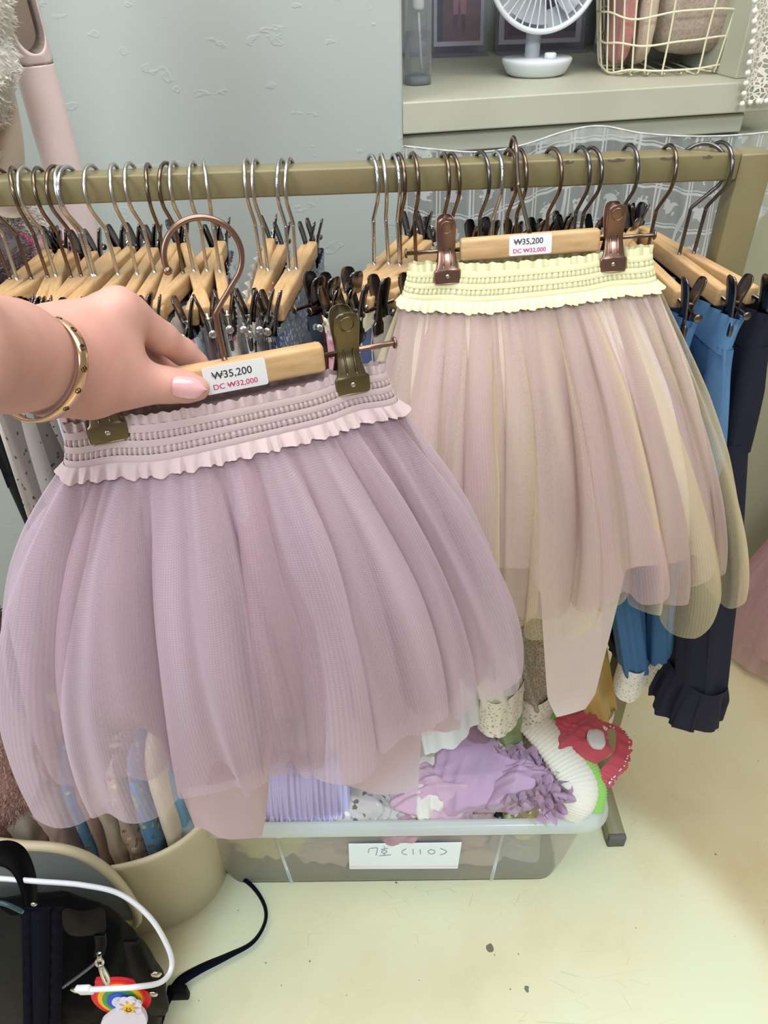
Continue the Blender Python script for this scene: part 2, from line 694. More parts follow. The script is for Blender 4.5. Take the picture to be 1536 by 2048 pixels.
# lace curtain strung under the shelf
topc = [(806, 292), (870, 299), (940, 304), (1000, 300), (1060, 286), (1130, 263), (1200, 252), (1280, 266), (1360, 272), (1440, 272), (1500, 268), (1560, 262)]
botc = [(806, 620), (1400, 640), (1462, 560), (1478, 520), (1520, 440), (1560, 400)]
n, m = 150, 26
tp = crv([list(q) + [0] for q in topc], n)[:, :2]
bx = tp[:, 0]
by = np.interp(bx, [q[0] for q in botc], [q[1] for q in botc])
G = np.zeros((n, m, 3))
UV = np.zeros((n, m, 2))
for i in range(n):
    for j in range(m):
        t = j / (m - 1)
        wav = 0.010 * math.sin(i * 0.33 + 1.5 * math.sin(i * 0.05)) * (0.25 + t) + 0.004 * math.sin(i * 0.9)
        G[i, j] = PC(bx[i], tp[i, 1] + (by[i] - tp[i, 1]) * t, -0.004 + wav - 0.012)
        UV[i, j] = (G[i, j] @ CEX, G[i, j, 2] + 0.10 * math.sin(i / n * 9) * 0.2)


def make_lace_curtain():
    b = NB('lace_curtain_net')
    uv = b.coord('UV')
    sp = b.n('ShaderNodeSeparateXYZ')
    b.l(uv, sp.inputs[0])

    def frac(s, k, off=0.0):
        return b.math('FRACT', b.math('ADD', b.math('MULTIPLY', s, k), off))
    fx, fz = frac(sp.outputs[0], 1 / 0.052), frac(sp.outputs[1], 1 / 0.062, 0.3)
    bar = b.math('MAXIMUM', b.math('LESS_THAN', fx, 0.07), b.math('MULTIPLY', b.math('GREATER_THAN', fx, 0.13), b.math('LESS_THAN', fx, 0.19)))
    barz = b.math('MAXIMUM', b.math('LESS_THAN', fz, 0.06), b.math('MULTIPLY', b.math('GREATER_THAN', fz, 0.10), b.math('LESS_THAN', fz, 0.13)))
    cx, cz = b.math('SUBTRACT', fx, 0.6), b.math('SUBTRACT', fz, 0.55)
    rr = b.math('SQRT', b.math('ADD', b.math('MULTIPLY', cx, cx), b.math('MULTIPLY', b.math('MULTIPLY', cz, cz), 1.3)))
    rr = b.math('ADD', rr, b.math('MULTIPLY', b.math('SUBTRACT', b.noise(uv, 110, 2), 0.5), 0.6))
    fl = b.math('LESS_THAN', rr, 0.22)
    pat = b.math('MAXIMUM', b.math('MAXIMUM', bar, barz), b.math('MULTIPLY', fl, 0.9))
    al = b.math('ADD', 0.40, b.math('MULTIPLY', pat, 0.48), True)
    d = b.n('ShaderNodeBsdfDiffuse')
    d.inputs[0].default_value = lin((236, 240, 240))
    t = b.n('ShaderNodeBsdfTranslucent')
    t.inputs[0].default_value = lin((236, 240, 240))
    ms = b.n('ShaderNodeMixShader')
    ms.inputs[0].default_value = 0.3
    b.l(d.outputs[0], ms.inputs[1])
    b.l(t.outputs[0], ms.inputs[2])
    tr_ = b.n('ShaderNodeBsdfTransparent')
    m2 = b.n('ShaderNodeMixShader')
    b.l(al, m2.inputs[0])
    b.l(tr_.outputs[0], m2.inputs[1])
    b.l(ms.outputs[0], m2.inputs[2])
    return b.done(m2.outputs[0])


cur = thing('lace_curtain', 'white floral lace curtain strung beneath the alcove shelf', 'curtain', G[n // 2, -1])
mk('lace_panel', grid(G), make_lace_curtain(), cur, uv=UV.reshape(-1, 2))
mk('hem_cord', tube(G[::2, 0], 0.0013, 6), plain('white_thread', (214, 218, 218), 0.8), cur)

# ------------------------------------------------------------------ garment rack
BY, BZ = 0.80, 1.126
BD, BH = 0.030, 0.026
rack = thing('garment_rack', 'cream painted metal garment rack with scuffed square rail', 'rack', (0, BY, 0))
RX = 0.389
mk('rail', box(((-0.797 + RX - 0.017) / 2, BY, BZ - BH / 2), (RX - 0.017 + 0.797, BD, BH), 0.0022), RACKP, rack)
FX = 0.398
mk('post', beam_between((RX, BY, BZ - 0.001), (FX, BY, 0.03), 0.034, 0.03, (0, 1, 0)), RACKP, rack)
mk('post', beam_between((-0.78, BY, BZ - 0.001), (-0.80, BY, 0.03), 0.034, 0.03, (0, 1, 0)), RACKP, rack)
for fx in (FX, -0.80):
    fb = mk('foot_bar', box((fx, BY + 0.08, 0.015), (0.03, 0.44, 0.03), 0.002), RACKP, rack)
    mk('foot_cap', box((fx, BY - 0.142, 0.015), (0.031, 0.01, 0.031), 0.002), plain('grey_rubber', (96, 92, 84), 0.7), fb)
mk('lower_rail', box((-0.2, BY + 0.26, 0.05), (1.2, 0.025, 0.025), 0.002), RACKP, rack)
sc_m = plain('bare_steel_scuff', (120, 104, 96), 0.5, 0.3)
for x0, x1 in ((1215, 1250), (1320, 1352), (1404, 1424), (1130, 1148)):
    a, b_ = P(x0, 322, BY - BD / 2)[0], P(x1, 322, BY - BD / 2)[0]
    pl = [(a + (b_ - a) * q, BZ - 0.0016 + 0.0011 * math.sin(q * 9 + x0) * math.sin(math.pi * q)) for q in np.linspace(0, 1, 9)]
    lo = [(a + (b_ - a) * q, BZ - 0.0030 - 0.0010 * math.sin(math.pi * q)) for q in np.linspace(1, 0, 9)]
    mk('paint_chip', prism([(x, z) for x, z in pl + lo], 0.0003, (0, BY - BD / 2, 0)), sc_m, rack, smooth=False)

# ------------------------------------------------------------------ clip hangers
HR_, WIRE = 0.0245, 0.0020
HZ = -0.104


def hook_path(hz=HZ):
    pts = [(0, 0, hz), (0, 0, hz + 0.018), (0, 0, -0.060), (0, 0, -0.056), (0, -0.003, -0.051)]
    for ph in range(48, 291, 9):
        a = math.radians(ph)
        pts.append((0, -HR_ * math.sin(a), -0.0169 - HR_ * math.cos(a)))
    return crv(pts, 110)


PLATE = [(.0300, .0106, .0030), (.0290, .0104, .0060), (.0265, .0099, .0080), (.022, .0088, .0089), (.016, .0070, .0089), (.008, .0050, .0083),
         (.000, .0036, .0080), (-.008, .0026, .0088), (-.015, .0021, .0102), (-.0165, .0024, .0124), (-.026, .0018, .0127), (-.0285, .0016, .0118)]


def plate(sgn, jaw=0.0):
    rows = np.array(PLATE)
    rows[:, 1] += jaw * 1.0 * np.clip(-rows[:, 0] / 0.012, 0, 1)
    t = np.linspace(0, 1, len(rows))
    tt = np.linspace(0, 1, 30)
    z, x, w = (np.interp(tt, t, rows[:, k]) for k in range(3))
    cols = np.array([-1, -0.86, 0, 0.86, 1])
    xo = np.array([-0.0012, 0, 0.0002, 0, -0.0012])
    out = np.stack([np.stack([x + o, w * c, z], -1) for c, o in zip(cols, xo)], 1)
    inn = np.stack([np.stack([x + o - 0.0009, w * c, z], -1) for c, o in zip(cols[::-1], xo[::-1])], 1)
    G = np.concatenate([out, inn], 1)
    V, F = grid(G, False, True)
    F += [list(range(10))[::-1], [290 + i for i in range(10)]]
    V = V.copy()
    V[:, 0] *= sgn
    if sgn < 0:
        F = [f[::-1] for f in F]
    return V, F


def add_clip(par, y, metal, full, pad=None, hz=HZ):
    off = np.array([0, y, hz - 0.0095])

    def sh(vf):
        return vf[0] + off, vf[1]
    c = mk('clip', sh(plate(1, 0.0062 * full)), metal, par, local=True)
    mk('clip_plate', sh(plate(-1, 0.0062 * full)), metal, c, local=True)
    th = np.linspace(0, 2 * np.pi * 6, 90)
    co = np.stack([0.0032 * np.cos(th), np.linspace(-0.005, 0.005, 90), 0.0032 * np.sin(th)], -1)
    if full:
        mk('clip_spring', sh(tube(co, 0.0006, 5)), SILVER, c, local=True)
        for yy in (-0.0034, 0.0034):
            p = np.array([(np.interp(-z, [-q[0] for q in PLATE], [q[1] + 0.0062 * min(1, max(0, -q[0] / 0.012)) for q in PLATE]) + 0.0006, yy, z) for z in np.linspace(0.003, -0.014, 8)])
            mk('clip_rib', sh(tube(p, [0.0004] + [0.0009] * 6 + [0.0004], 6)), metal, c, local=True)
        r = lathe([(0.0, 0.0008), (0.0014, 0.0006), (0.0022, 0.0)], 14)[0]
        F = lathe([(0.0, 0.0008), (0.0014, 0.0006), (0.0022, 0.0)], 14)[1]
        mk('clip_rivet', sh((np.stack([r[:, 2] + 0.0084, r[:, 0], r[:, 1] - 0.0215], -1), F)), SILVER, c, local=True)
        rg = np.array([(0.0094 + 0.0165 * 0 + 0.00015, 0.0052 * math.cos(q), 0.0215 + 0.0052 * math.sin(q)) for q in np.linspace(0, 6.2832, 26, endpoint=False)])
        rg[:, 0] = np.interp(-rg[:, 2], [-q[0] for q in PLATE], [q[1] for q in PLATE]) + 0.0003
        mk('clip_dimple', sh(tube(rg, 0.0006, 5, True)), metal, c, local=True)
    else:
        mk('clip_spring', sh(tube(np.array([(0, -0.005, 0), (0, 0.005, 0)]), 0.0034, 8)), SILVER, c, local=True)
    if pad:
        V, F = plate(1)
        k = V[:, 2] < -0.016
        idx = {int(i): j for j, i in enumerate(np.where(k)[0])}
        F2 = [[idx[i] for i in f] for f in F if all(i in idx for i in f)]
        V2 = V[k].copy()
        V2[:, 0] += 0.0006
        V2[:, 1] *= 1.08
        mk('grip_pad', sh((V2, F2)), pad, c, local=True)
    return c


def build_hanger(name, metal, clipm, full=False, pad=None, wood=None, hz=HZ, half=0.100, cl=0.119, rod=0.146):
    t = thing(name, None, 'hanger')
    hp_ = hook_path(hz)
    mk('hook', tube(hp_, WIRE, 8), metal, t, local=True)
    tip = hp_[-1]
    s = lathe([(0.0, -0.0032), (0.0022, -0.0022), (0.0032, 0), (0.0022, 0.0022), (0.0, 0.0032)], 12)
    mk('hook_tip', (s[0] + tip, s[1]), metal, t, local=True)
    mk('wooden_bar', box((0, 0, hz - 0.0098), (0.0125, half * 2, 0.0196), 0.0028, 3), wood or WOOD, t, local=True)
    for s_ in (-1, 1):
        mk('rod', tube(np.array([(0, s_ * (half - 0.002), hz - 0.0095), (0, s_ * rod, hz - 0.0095)]), 0.0019, 8), metal, t, local=True)
        hd = lathe([(0.0, 0.0), (0.0040, 0.0003), (0.0044, 0.0012), (0.0036, 0.0022), (0.0, 0.0026)], 14)
        V = np.stack([hd[0][:, 0], s_ * (rod - 0.0005 + hd[0][:, 2]), hz - 0.0095 + hd[0][:, 1]], -1)
        mk('nail_head', (V, hd[1] if s_ < 0 else [f[::-1] for f in hd[1]]), metal, t, local=True)
        add_clip(t, s_ * cl, clipm, full, pad, hz)
    return t


def copy_tree(o, parent=None):
    c = o.copy()
    COL.objects.link(c)
    c.parent = parent
    for ch in list(o.children):
        copy_tree(ch, c)
    return c


def text_mesh(s, size, bold=0.0):
    cu = bpy.data.curves.new('t', 'FONT')
    cu.body = s
    cu.size = size
    cu.offset = bold
    cu.resolution_u = 4
    o = bpy.data.objects.new('t', cu)
    COL.objects.link(o)
    dg = bpy.context.evaluated_depsgraph_get()
    me = o.evaluated_get(dg).to_mesh()
    V = np.array([v.co[:] for v in me.vertices])
    F = [list(p.vertices) for p in me.polygons]
    bpy.data.objects.remove(o)
    bpy.data.curves.remove(cu)
    return V, F


def price_label(par, x0, yc, zc, w=0.0415, h=0.0188, rot=0.0):
    """white sticker on the +x face of a hanger bar, reading along +y"""
    def put(V2, dx):
        V2 = np.asarray(V2, float)
        c, s = math.cos(rot), math.sin(rot)
        return np.stack([np.full(len(V2), x0 + dx), yc + V2[:, 0] * c - V2[:, 1] * s, zc + V2[:, 0] * s + V2[:, 1] * c], -1)
    poly = rrect(w, h, 0.0016)
    nn = len(poly)
    V = np.concatenate([put(poly, 0), put(poly, 0.0003)])
    F = [list(range(nn))[::-1], [nn + i for i in range(nn)]] + [[i, (i + 1) % nn, nn + (i + 1) % nn, nn + i] for i in range(nn)]
    lb = mk('price_label', (V, F), PAPER, par, smooth=False, local=True)
    lb['label'] = 'white price sticker with grey and pink figures'
    for txt, size, x, y, mt, wid in (('W35,200', 0.0072, -0.0152, 0.0006, INK, 0.0265), ('DC W32,000', 0.0052, -0.0155, -0.0066, PINKINK, 0.0295)):
        V, F = text_mesh(txt, size, size * 0.012)
        x0_, k_ = V[:, 0].min(), 0
        sc_ = wid / (V[:, 0].max() - x0_)
        V[:, 0] = (V[:, 0] - x0_) * sc_
        pre = txt[:txt.index('W')]
        Wv = text_mesh(pre + 'W', size, size * 0.012)[0]
        w0 = (text_mesh('W', size)[0][:, 0].max()) * sc_
        w1 = (Wv[:, 0].max() - x0_) * sc_
        w0 = w1 - w0
        hh = Wv[:, 1].max()
        parts = [(V[:, :2], F)]
        for yy in (0.42, 0.62):
            parts.append((np.array([(w0 - 0.0003, hh * yy - size * 0.025), (w1 + 0.0003, hh * yy - size * 0.025), (w1 + 0.0003, hh * yy + size * 0.025), (w0 - 0.0003, hh * yy + size * 0.025)]), [[0, 1, 2, 3]]))
        for vv, ff in parts:
            mk('price_lettering', (put(vv + [x, y], 0.00045), ff), mt, lb, smooth=False, local=True)
    return lb


PROTO = {}


def hanger_kind(fin):
    if fin not in PROTO:
        PROTO[fin] = build_hanger('clip_hanger', FINISH[fin], BLACKM if fin != 'silver' else BLACKM)
        PROTO[fin]['used'] = 0
    p = PROTO[fin]
    if not p['used']:
        p['used'] = 1
        return p
    return copy_tree(p)


ORD = ['first', 'second', 'third', 'fourth', 'fifth', 'sixth', 'seventh', 'eighth', 'ninth', 'tenth', 'eleventh', 'twelfth', 'thirteenth',
       'fourteenth', 'fifteenth', 'sixteenth', 'seventeenth', 'eighteenth', 'nineteenth', 'twentieth']
HL_ = [(-75, 'bronze'), (-48, 'silver'), (-22, 'bronze'), (15, 'bronze'), (35, 'silver'), (65, 'bronze'), (97, 'bronze'), (110, 'silver'), (122, 'chrome'), (172, 'silver'), (220, 'silver'), (252, 'silver'),
       (290, 'bronze'), (325, 'bronze'), (341, 'silver'), (380, 'silver'), (405, 'silver'), (490, 'silver'), (508, 'silver'), (560, 'chrome'), (577, 'silver')]
HRT = [(745, 'chrome'), (765, 'silver'), (790, 'chrome'), (800, 'bronze'), (828, 'bronze'), (890, 'bronze'), (906, 'bronze'), (965, 'black'), (996, 'chrome'),
       (1022, 'bronze'), (1042, 'bronze'), (1108, 'bronze'), (1165, 'black'), (1187, 'black'), (1262, 'black'), (1340, 'bronze'), (1410, 'black'), (1443, 'black')]
HN = {'silver': 'brushed silver', 'chrome': 'worn chrome', 'bronze': 'dark bronze', 'black': 'black metal'}
SLOT = {}
for side, lst in (('L', HL_), ('R', HRT)):
    for i, (px, fin) in enumerate(lst):
        h = hanger_kind(fin)
        x = P(px, 340, BY - 0.01)[0]
        if side == 'L':
            yaw = rng.uniform(-9, 6) + (14 if px in (15, 35, 405, 341) else 0)
        else:
            yaw = rng.uniform(-8, 10)
            if 795 < px < 1250:
                yaw = (-52 if px < 900 else -40) + rng.uniform(-4, 3)
            if 740 < px < 799:
                yaw = -22 + rng.uniform(-3, 3)
            yaw = {1262: -28, 1340: 3, 1410: 7, 1443: 17}.get(px, yaw)
        dz = rng.uniform(-0.002, 0.0)
        h.location = (x, BY, BZ + dz)
        h.rotation_euler = (math.radians(rng.uniform(-2, 2)), math.radians(rng.uniform(-2.5, 2.5)), math.radians(yaw))
        if side == 'L':
            lab = 'wooden clip hanger with %s hook, %s from the left end of the rail' % (HN[fin], ORD[max(0, i - 3)]) if i > 2 else 'wooden clip hanger at the left picture edge, %s of three beside the forearm' % ORD[i]
        else:
            lab = 'wooden clip hanger with %s hook, %s from the right end of the rail' % (HN[fin], ORD[len(lst) - 1 - i])
        tag(h, lab, 'hanger', 'wooden clip hangers on the rail')
        for chd in h.children:
            if chd.name.startswith('hook') and abs(yaw) > 14:
                chd.rotation_euler = (0, 0, math.radians((9 if side == 'R' else -3) + rng.uniform(-5, 5) - yaw))
        SLOT[px] = (x, math.radians(yaw), dz)

# ------------------------------------------------------------------ garments hanging from the rail


def sgnpow(v, p):
    return np.sign(v) * np.abs(v) ** p


def tubeg(z0, z1, y0, y1, b0, b1, k, amp, seed, nu=84, nv=26, yc=0.0, dx=0.0, dy=0.0, top_amp=0.0, kt=40):
    """flattened cloth tube in hanger space: y0,y1 half widths, b0,b1 half thicknesses"""
    a = np.linspace(0, 2 * np.pi, nu, endpoint=False)[:, None]
    v = np.linspace(0, 1, nv)[None, :]
    rs = np.random.RandomState(seed)
    p1, p2, p3 = rs.rand(3) * 6.28
    hw = y0 + (y1 - y0) * v
    hb = b0 + (b1 - b0) * v
    fold = amp * np.minimum(1, v * 2.5) * (np.sin(k * a + p1 + 1.5 * v) + 0.5 * np.sin((2 * k + 1) * a + p2 + v)) \
        + top_amp * np.exp(-v * 5) * np.sin(kt * a + p3)
    y = yc + dy * v + hw * np.cos(a) * (1 + 0.0 * v)
    x = dx * v + hb * sgnpow(np.sin(a), 0.7) + fold * np.sin(a) ** 2 + 0.6 * fold * np.cos(a) ** 2
    y = y + 0.8 * fold * np.cos(a)
    z = z0 + (z1 - z0) * v + 0.003 * np.sin(3 * a + p2) * v
    G = np.stack([x, y, np.broadcast_to(z, x.shape)], -1)
    return grid(G, True)


def place(t, px):
    x, yaw, dz = SLOT[px]
    t.location = (x, BY, BZ + dz)
    t.rotation_euler = (0, 0, yaw)


GT = HZ - 0.024


def hung(px, name, label, cat, mat, kind='skirt', length=0.45, b=0.009, flare=1.25, k=7, amp=0.004, band=None, trim=None, trim_h=0.02,
         dx=0.0, dy=0.0, legw=0.060, group='children\'s clothes on the rail', seed=None, cuff=None, cuff_h=0.04, cuff_amp=0.0, wy=0.132, foot=1.0, tophem=None, to=None):
    seed = seed or (abs(px) + 11)
    if to:
        w_ = P(*to)
        x_, yaw_, dz_ = SLOT[px]
        ox, oy = w_[0] - x_, w_[1] - BY
        dx = ox * math.cos(yaw_) + oy * math.sin(yaw_)
        dy = -ox * math.sin(yaw_) + oy * math.cos(yaw_) + 0.066
        length = BZ + GT - w_[2]
    t = thing(name, label, cat, group=group)
    mk('waistband', tubeg(GT + 0.004, GT - 0.034, wy, wy * 0.97, b, b * 1.1, 0, 0, seed, 120, 10, top_amp=0.0032 if cat == 'jeans' else 0.0016, kt=30 if cat == 'jeans' else 46), band or mat, t, local=True)
    if tophem:
        mk('frill_trim', tubeg(GT + 0.016, GT - 0.002, wy, wy, b * 1.4, b * 1.1, 0, 0, seed + 1, 140, 8, top_amp=0.004, kt=30), tophem, t, local=True)
    if kind == 'skirt':
        mk('skirt_body', tubeg(GT - 0.03, GT - length, wy * 0.98, wy * flare, b * 1.05, b * 2.2, k, amp, seed, dx=dx, dy=dy), mat, t, local=True)
        if trim:
            q = tubeg(GT - length + 0.004, GT - length - trim_h, wy * flare, wy * flare * 1.03, b * 2.2, b * 2.5, k, amp, seed, nv=6, yc=dy)
            q[0][:, 0] += dx
            mk('lace_trim', q, trim, t, local=True)
    else:
        cz = GT - 0.16
        mk('hip', tubeg(GT - 0.03, cz, wy * 0.98, wy * 1.02, b * 1.05, b * 1.5, k, amp, seed, dx=dx * 0.3, nv=14, top_amp=0.002), mat, t, local=True)
        for s_ in (-1, 1):
            z1 = GT - length
            q = tubeg(cz + 0.01, z1, 0.066, legw * foot, b * 1.5, b * 1.6, 5, amp, seed + s_ + 3, 60, 30, yc=s_ * 0.066, dx=dx * 0.7, dy=dy)
            q[0][:, 0] += dx * 0.3
            lg = mk('trouser_leg', q, mat, t, local=True)
            if cuff:
                q = tubeg(z1 + cuff_h * 0.25, z1 - cuff_h, legw * foot * 1.02, legw * foot * (1.05 + 9 * cuff_amp), b * 1.7, b * (1.8 + 110 * cuff_amp), 9, cuff_amp, seed + s_, 110, 12,
                          yc=s_ * 0.066 + dy)
                q[0][:, 0] += dx
                mk('cuff', q, cuff, lg, local=True)
    place(t, px)
    return t


LACE = cloth('cream_crochet_lace', (240, 230, 208), (186, 168, 140), 'lacy', 150, t=0.24)
LACEW = cloth('white_cotton_lace', (246, 242, 232), (206, 196, 178), 'lacy', 200, t=0.24)
FRILL = cloth('cream_frill', (248, 240, 208), bs=300, bstr=0.8)
left = [
    (-75, 'wool_trousers', 'black wool trousers at the far left edge of the rail', plain('black_wool', (22, 20, 24), 0.9)),
    (-48, 'dotted_skirt', 'grey brown sprigged skirt at the left edge below the forearm', cloth('grey_sprigs', (142, 128, 122), (60, 50, 56), 'dots', 90, t=0.2)),
    (-22, 'dotted_skirt', 'ivory dotted skirt beside the grey one below the bangle', cloth('ivory_dots', (222, 212, 202), (70, 60, 66), 'dots', 110, t=0.15)),
    (15, 'floral_skirt', 'pale blue floral skirt on the leftmost hanger of the rail', cloth('blue_floral', (206, 212, 226), None, 'floral', 70, pal=[(120, 140, 190), (190, 200, 225), (90, 110, 150)])),
    (35, 'floral_skirt', 'lilac grey floral skirt on the second hanger from the left', cloth('lilac_floral', (196, 186, 196), None, 'floral', 80, pal=[(150, 120, 150), (220, 205, 215), (120, 120, 140)])),
    (65, 'dotted_trousers', 'oatmeal dotted cotton trousers below the bangle', cloth('oat_dots', (222, 208, 196), (70, 60, 66), 'dots', 110, t=0.16)),
    (97, 'linen_skirt', 'dusty mauve linen skirt peeking out above the forearm', cloth('mauve_linen', (186, 148, 152), bs=500, bstr=0.5)),
    (110, 'dotted_skirt', 'pinkish beige dotted skirt hanging behind the bangle', cloth('pink_dots', (214, 184, 172), (84, 64, 66), 'dots', 100, t=0.14)),
    (122, 'wool_skirt', 'plum brown wool skirt just above the hand', cloth('plum_wool', (110, 74, 84), bs=300, bstr=0.6)),
    (172, 'cotton_skirt', 'cream cotton skirt hidden behind the knuckles', cloth('cream_cotton', (232, 224, 206))),
    (220, 'cotton_skirt', 'pale pink cotton skirt behind the wrist', cloth('pale_pink_cotton', (230, 206, 200))),
    (252, 'drawstring_trousers', 'beige drawstring trousers with knotted cord by the index finger', cloth('beige_cotton', (214, 190, 158))),
    (290, 'embroidered_skirt', 'pale rose skirt with embroidered waist right of the knuckles', cloth('rose_embroidery', (226, 204, 192), None, 'floral', 60, pal=[(160, 130, 110), (214, 180, 170), (120, 110, 100)])),
    (325, 'checked_skirt', 'cream waist gingham skirt with dark plum checks', cloth('plum_gingham', (200, 190, 196), (74, 56, 70), 'plaid', 60)),
    (341, 'wool_skirt', 'dark plum plain skirt beside the gingham skirt', cloth('deep_plum', (88, 60, 70))),
    (380, 'floral_skirt', 'blue and pink ditsy floral skirt behind the held hook', cloth('ditsy_blue', (196, 210, 214), None, 'floral', 110, pal=[(84, 150, 160), (210, 120, 140), (90, 110, 160), (240, 232, 224)], t=0.4)),
    (405, 'floral_skirt', 'green and pink ditsy floral skirt right of the held hook', cloth('ditsy_green', (214, 206, 196), None, 'floral', 110, pal=[(110, 160, 120), (220, 110, 140), (90, 120, 110), (236, 200, 200)], t=0.4)),
    (490, 'lace_skirt', 'white eyelet lace skirt with crinkled waist in the left cluster', cloth('white_eyelet', (250, 246, 238), (214, 204, 188), 'lacy', 140, t=0.14)),
    (508, 'knit_skirt', 'white scalloped knit skirt next to the eyelet lace skirt', cloth('white_knit', (240, 232, 220), bs=260, bstr=0.9)),
    (560, 'printed_skirt', 'grey skirt with white sprig print near the middle gap', cloth('grey_sprig', (120, 128, 134), None, 'floral', 100, pal=[(226, 228, 228), (196, 204, 206), (240, 240, 236)])),
    (577, 'linen_skirt', 'navy blue skirt with openwork lace waist beside the gap', cloth('navy_linen', (38, 62, 98), bs=500)),
]
bands = {325: cloth('cream_waist', (240, 232, 214)), 490: LACEW, 577: cloth('navy_openwork', (40, 64, 100), (150, 160, 176), 'lacy', 150, t=0.2), 508: LACEW}
for px, nm, lab, mt in left:
    hung(px, nm, lab, nm.split('_')[1], mt, kind='pants' if 'trousers' in nm else 'skirt', length=rng.uniform(0.36, 0.46), band=bands.get(px), amp=0.0045,
         tophem=LACEW if px in (490,) else None)
NAVYD = cloth('indigo_denim', (30, 32, 58), (12, 13, 28), 'denim')
MIDD = cloth('mid_blue_denim', (86, 134, 180), (46, 88, 138), 'denim')
LITD = cloth('light_blue_denim', (112, 158, 198), (70, 116, 168), 'denim')
hung(745, 'knit_skirt', 'pink rose knit skirt with ivory beaded frill near the middle gap', 'skirt', cloth('rose_knit', (214, 160, 168), None, 'floral', 120, pal=[(170, 90, 100), (236, 214, 222), (200, 130, 140)], t=0.42), tophem=FRILL, b=0.012)
hung(765, 'frilled_skirt', 'white skirt with pink print and cream frilled waist', 'skirt', cloth('white_pink_print', (240, 226, 222), None, 'floral', 60, pal=[(226, 130, 130), (240, 200, 196)]), tophem=FRILL, b=0.012)
hung(790, 'frilled_skirt', 'white skirt with blue scribble print and cream frill', 'skirt', cloth('white_blue_scribble', (240, 238, 236), (70, 96, 150), 'lacy', 40, t=0.05), tophem=FRILL, b=0.012)
hung(800, 'floral_skirt', 'dark teal floral skirt between the cream frills', 'skirt', cloth('teal_floral', (54, 74, 84), None, 'floral', 90, pal=[(110, 160, 160), (170, 196, 186)]))
hung(828, 'wine_skirt', 'wine red skirt left of the yellow waistband', 'skirt', cloth('wine_cotton', (122, 50, 58)))


SUEDE = cloth('ivory_cotton', (234, 226, 214))
IV = cloth('pale_ivory', (226, 224, 222))
hung(890, 'cotton_trousers', 'pale ivory trousers with wide hem under the lavender skirt', 'trousers', IV, 'pants', to=(905, 1462, 0.66), b=0.012, legw=0.055)
hung(906, 'lace_hem_trousers', 'cream trousers ending in wide crochet lace over the bin', 'trousers', cloth('cream_twill', (228, 220, 204)), 'pants', to=(1005, 1380, 0.69), b=0.014, cuff=LACE, cuff_h=0.065, cuff_amp=0.001, legw=0.04)
hung(965, 'ribbed_leggings', 'sage green ribbed leggings over the storage bin', 'leggings', cloth('sage_rib', (146, 158, 96), (128, 140, 82), 'plain', bs=500), 'pants', to=(1030, 1462, 0.72), b=0.012, amp=0.0022, cuff=LACE, cuff_h=0.018, legw=0.036)
hung(1022, 'knit_leggings', 'oatmeal cable knit leggings with crochet cuffs', 'leggings', cloth('oat_cable', (196, 180, 158), (150, 134, 114), 'lacy', 160, t=0.1), 'pants', to=(1078, 1390, 0.73), b=0.012, cuff=LACE, cuff_h=0.055, legw=0.034)
hung(1108, 'cotton_leggings', 'mustard yellow leggings with lace edge behind the ivory lining', 'leggings', cloth('mustard', (204, 164, 74)), 'pants', to=(1200, 1425, 0.76), b=0.012, cuff=LACE, cuff_h=0.02, legw=0.036)
hung(1187, 'black_trousers', 'black trousers behind the blue jeans', 'trousers', plain('black_twill', (24, 22, 26), 0.85), 'pants', to=(1268, 1270, 0.80), b=0.010)
hung(1262, 'denim_jeans', 'mid blue jeans with white crochet hem beneath the yellow skirt', 'jeans', MIDD, 'pants', to=(1272, 1315, 0.715), b=0.013, cuff=LACEW, cuff_h=0.05, legw=0.042)
hung(1340, 'denim_jeans', 'denim jeans with oatmeal lace hem next to the ruffled jeans', 'jeans', cloth('soft_blue_denim', (92, 142, 188), (52, 96, 146), 'denim'), 'pants', to=(1322, 1300, 0.715), b=0.014, amp=0.005, cuff=LACE, cuff_h=0.05, legw=0.042)
hung(1410, 'denim_jeans', 'light blue jeans with gathered elastic waist near the right post', 'jeans', LITD, 'pants', to=(1352, 1240, 0.72), b=0.013, amp=0.005, legw=0.05)
hung(1443, 'denim_jeans', 'dark indigo jeans with flared ruffle hem on the last hanger', 'jeans', NAVYD, 'pants', to=(1388, 1350, 0.655), b=0.018, amp=0.004, cuff=NAVYD, cuff_h=0.062, cuff_amp=0.0058, legw=0.047)

# ------------------------------------------------------------------ tulle skirts


def arc_alpha(A, B, n, ph=0.0):
    """angles at equal arc length round an ellipse"""
    a = np.linspace(0, 2 * np.pi, 4001)
    x, y = A * np.cos(a), B * np.sin(a)
    s = np.concatenate([[0], np.cumsum(np.hypot(np.diff(x), np.diff(y)))])
    s /= s[-1]
    t = (np.arange(n) / n + ph) % 1.0
    return np.interp(t, s, a), t


def waist_frame(C, a, n, d, A, B, h, sag, clip=0.083):
    def W(al, v):
        """point and outward normal of the waist tube at angle al and height v (0 top, 1 bottom)"""
        ca, sa = np.cos(al)[..., None], np.sin(al)[..., None]
        v = np.asarray(v)[..., None]
        grow = 1 + 0.09 * v ** 1.5
        drop = h * v + sag * (1 - ca ** 2) * (0.35 + 0.65 * v) + 0.0022 * v * np.sin(3 * al + 0.8)[..., None]
        pinch = 1 - 0.86 * np.exp(-((np.abs(A * ca) - clip) / 0.019) ** 2) * (1 - 0.35 * v)
        p = C + a * A * grow * ca + n * B * pinch * (1 + 0.5 * v) * sgnpow(sa, 0.7) + d * drop
        N = a * ca / A + n * sa / B
        N = N / np.linalg.norm(N, axis=-1, keepdims=True)
        return p, N
    return W


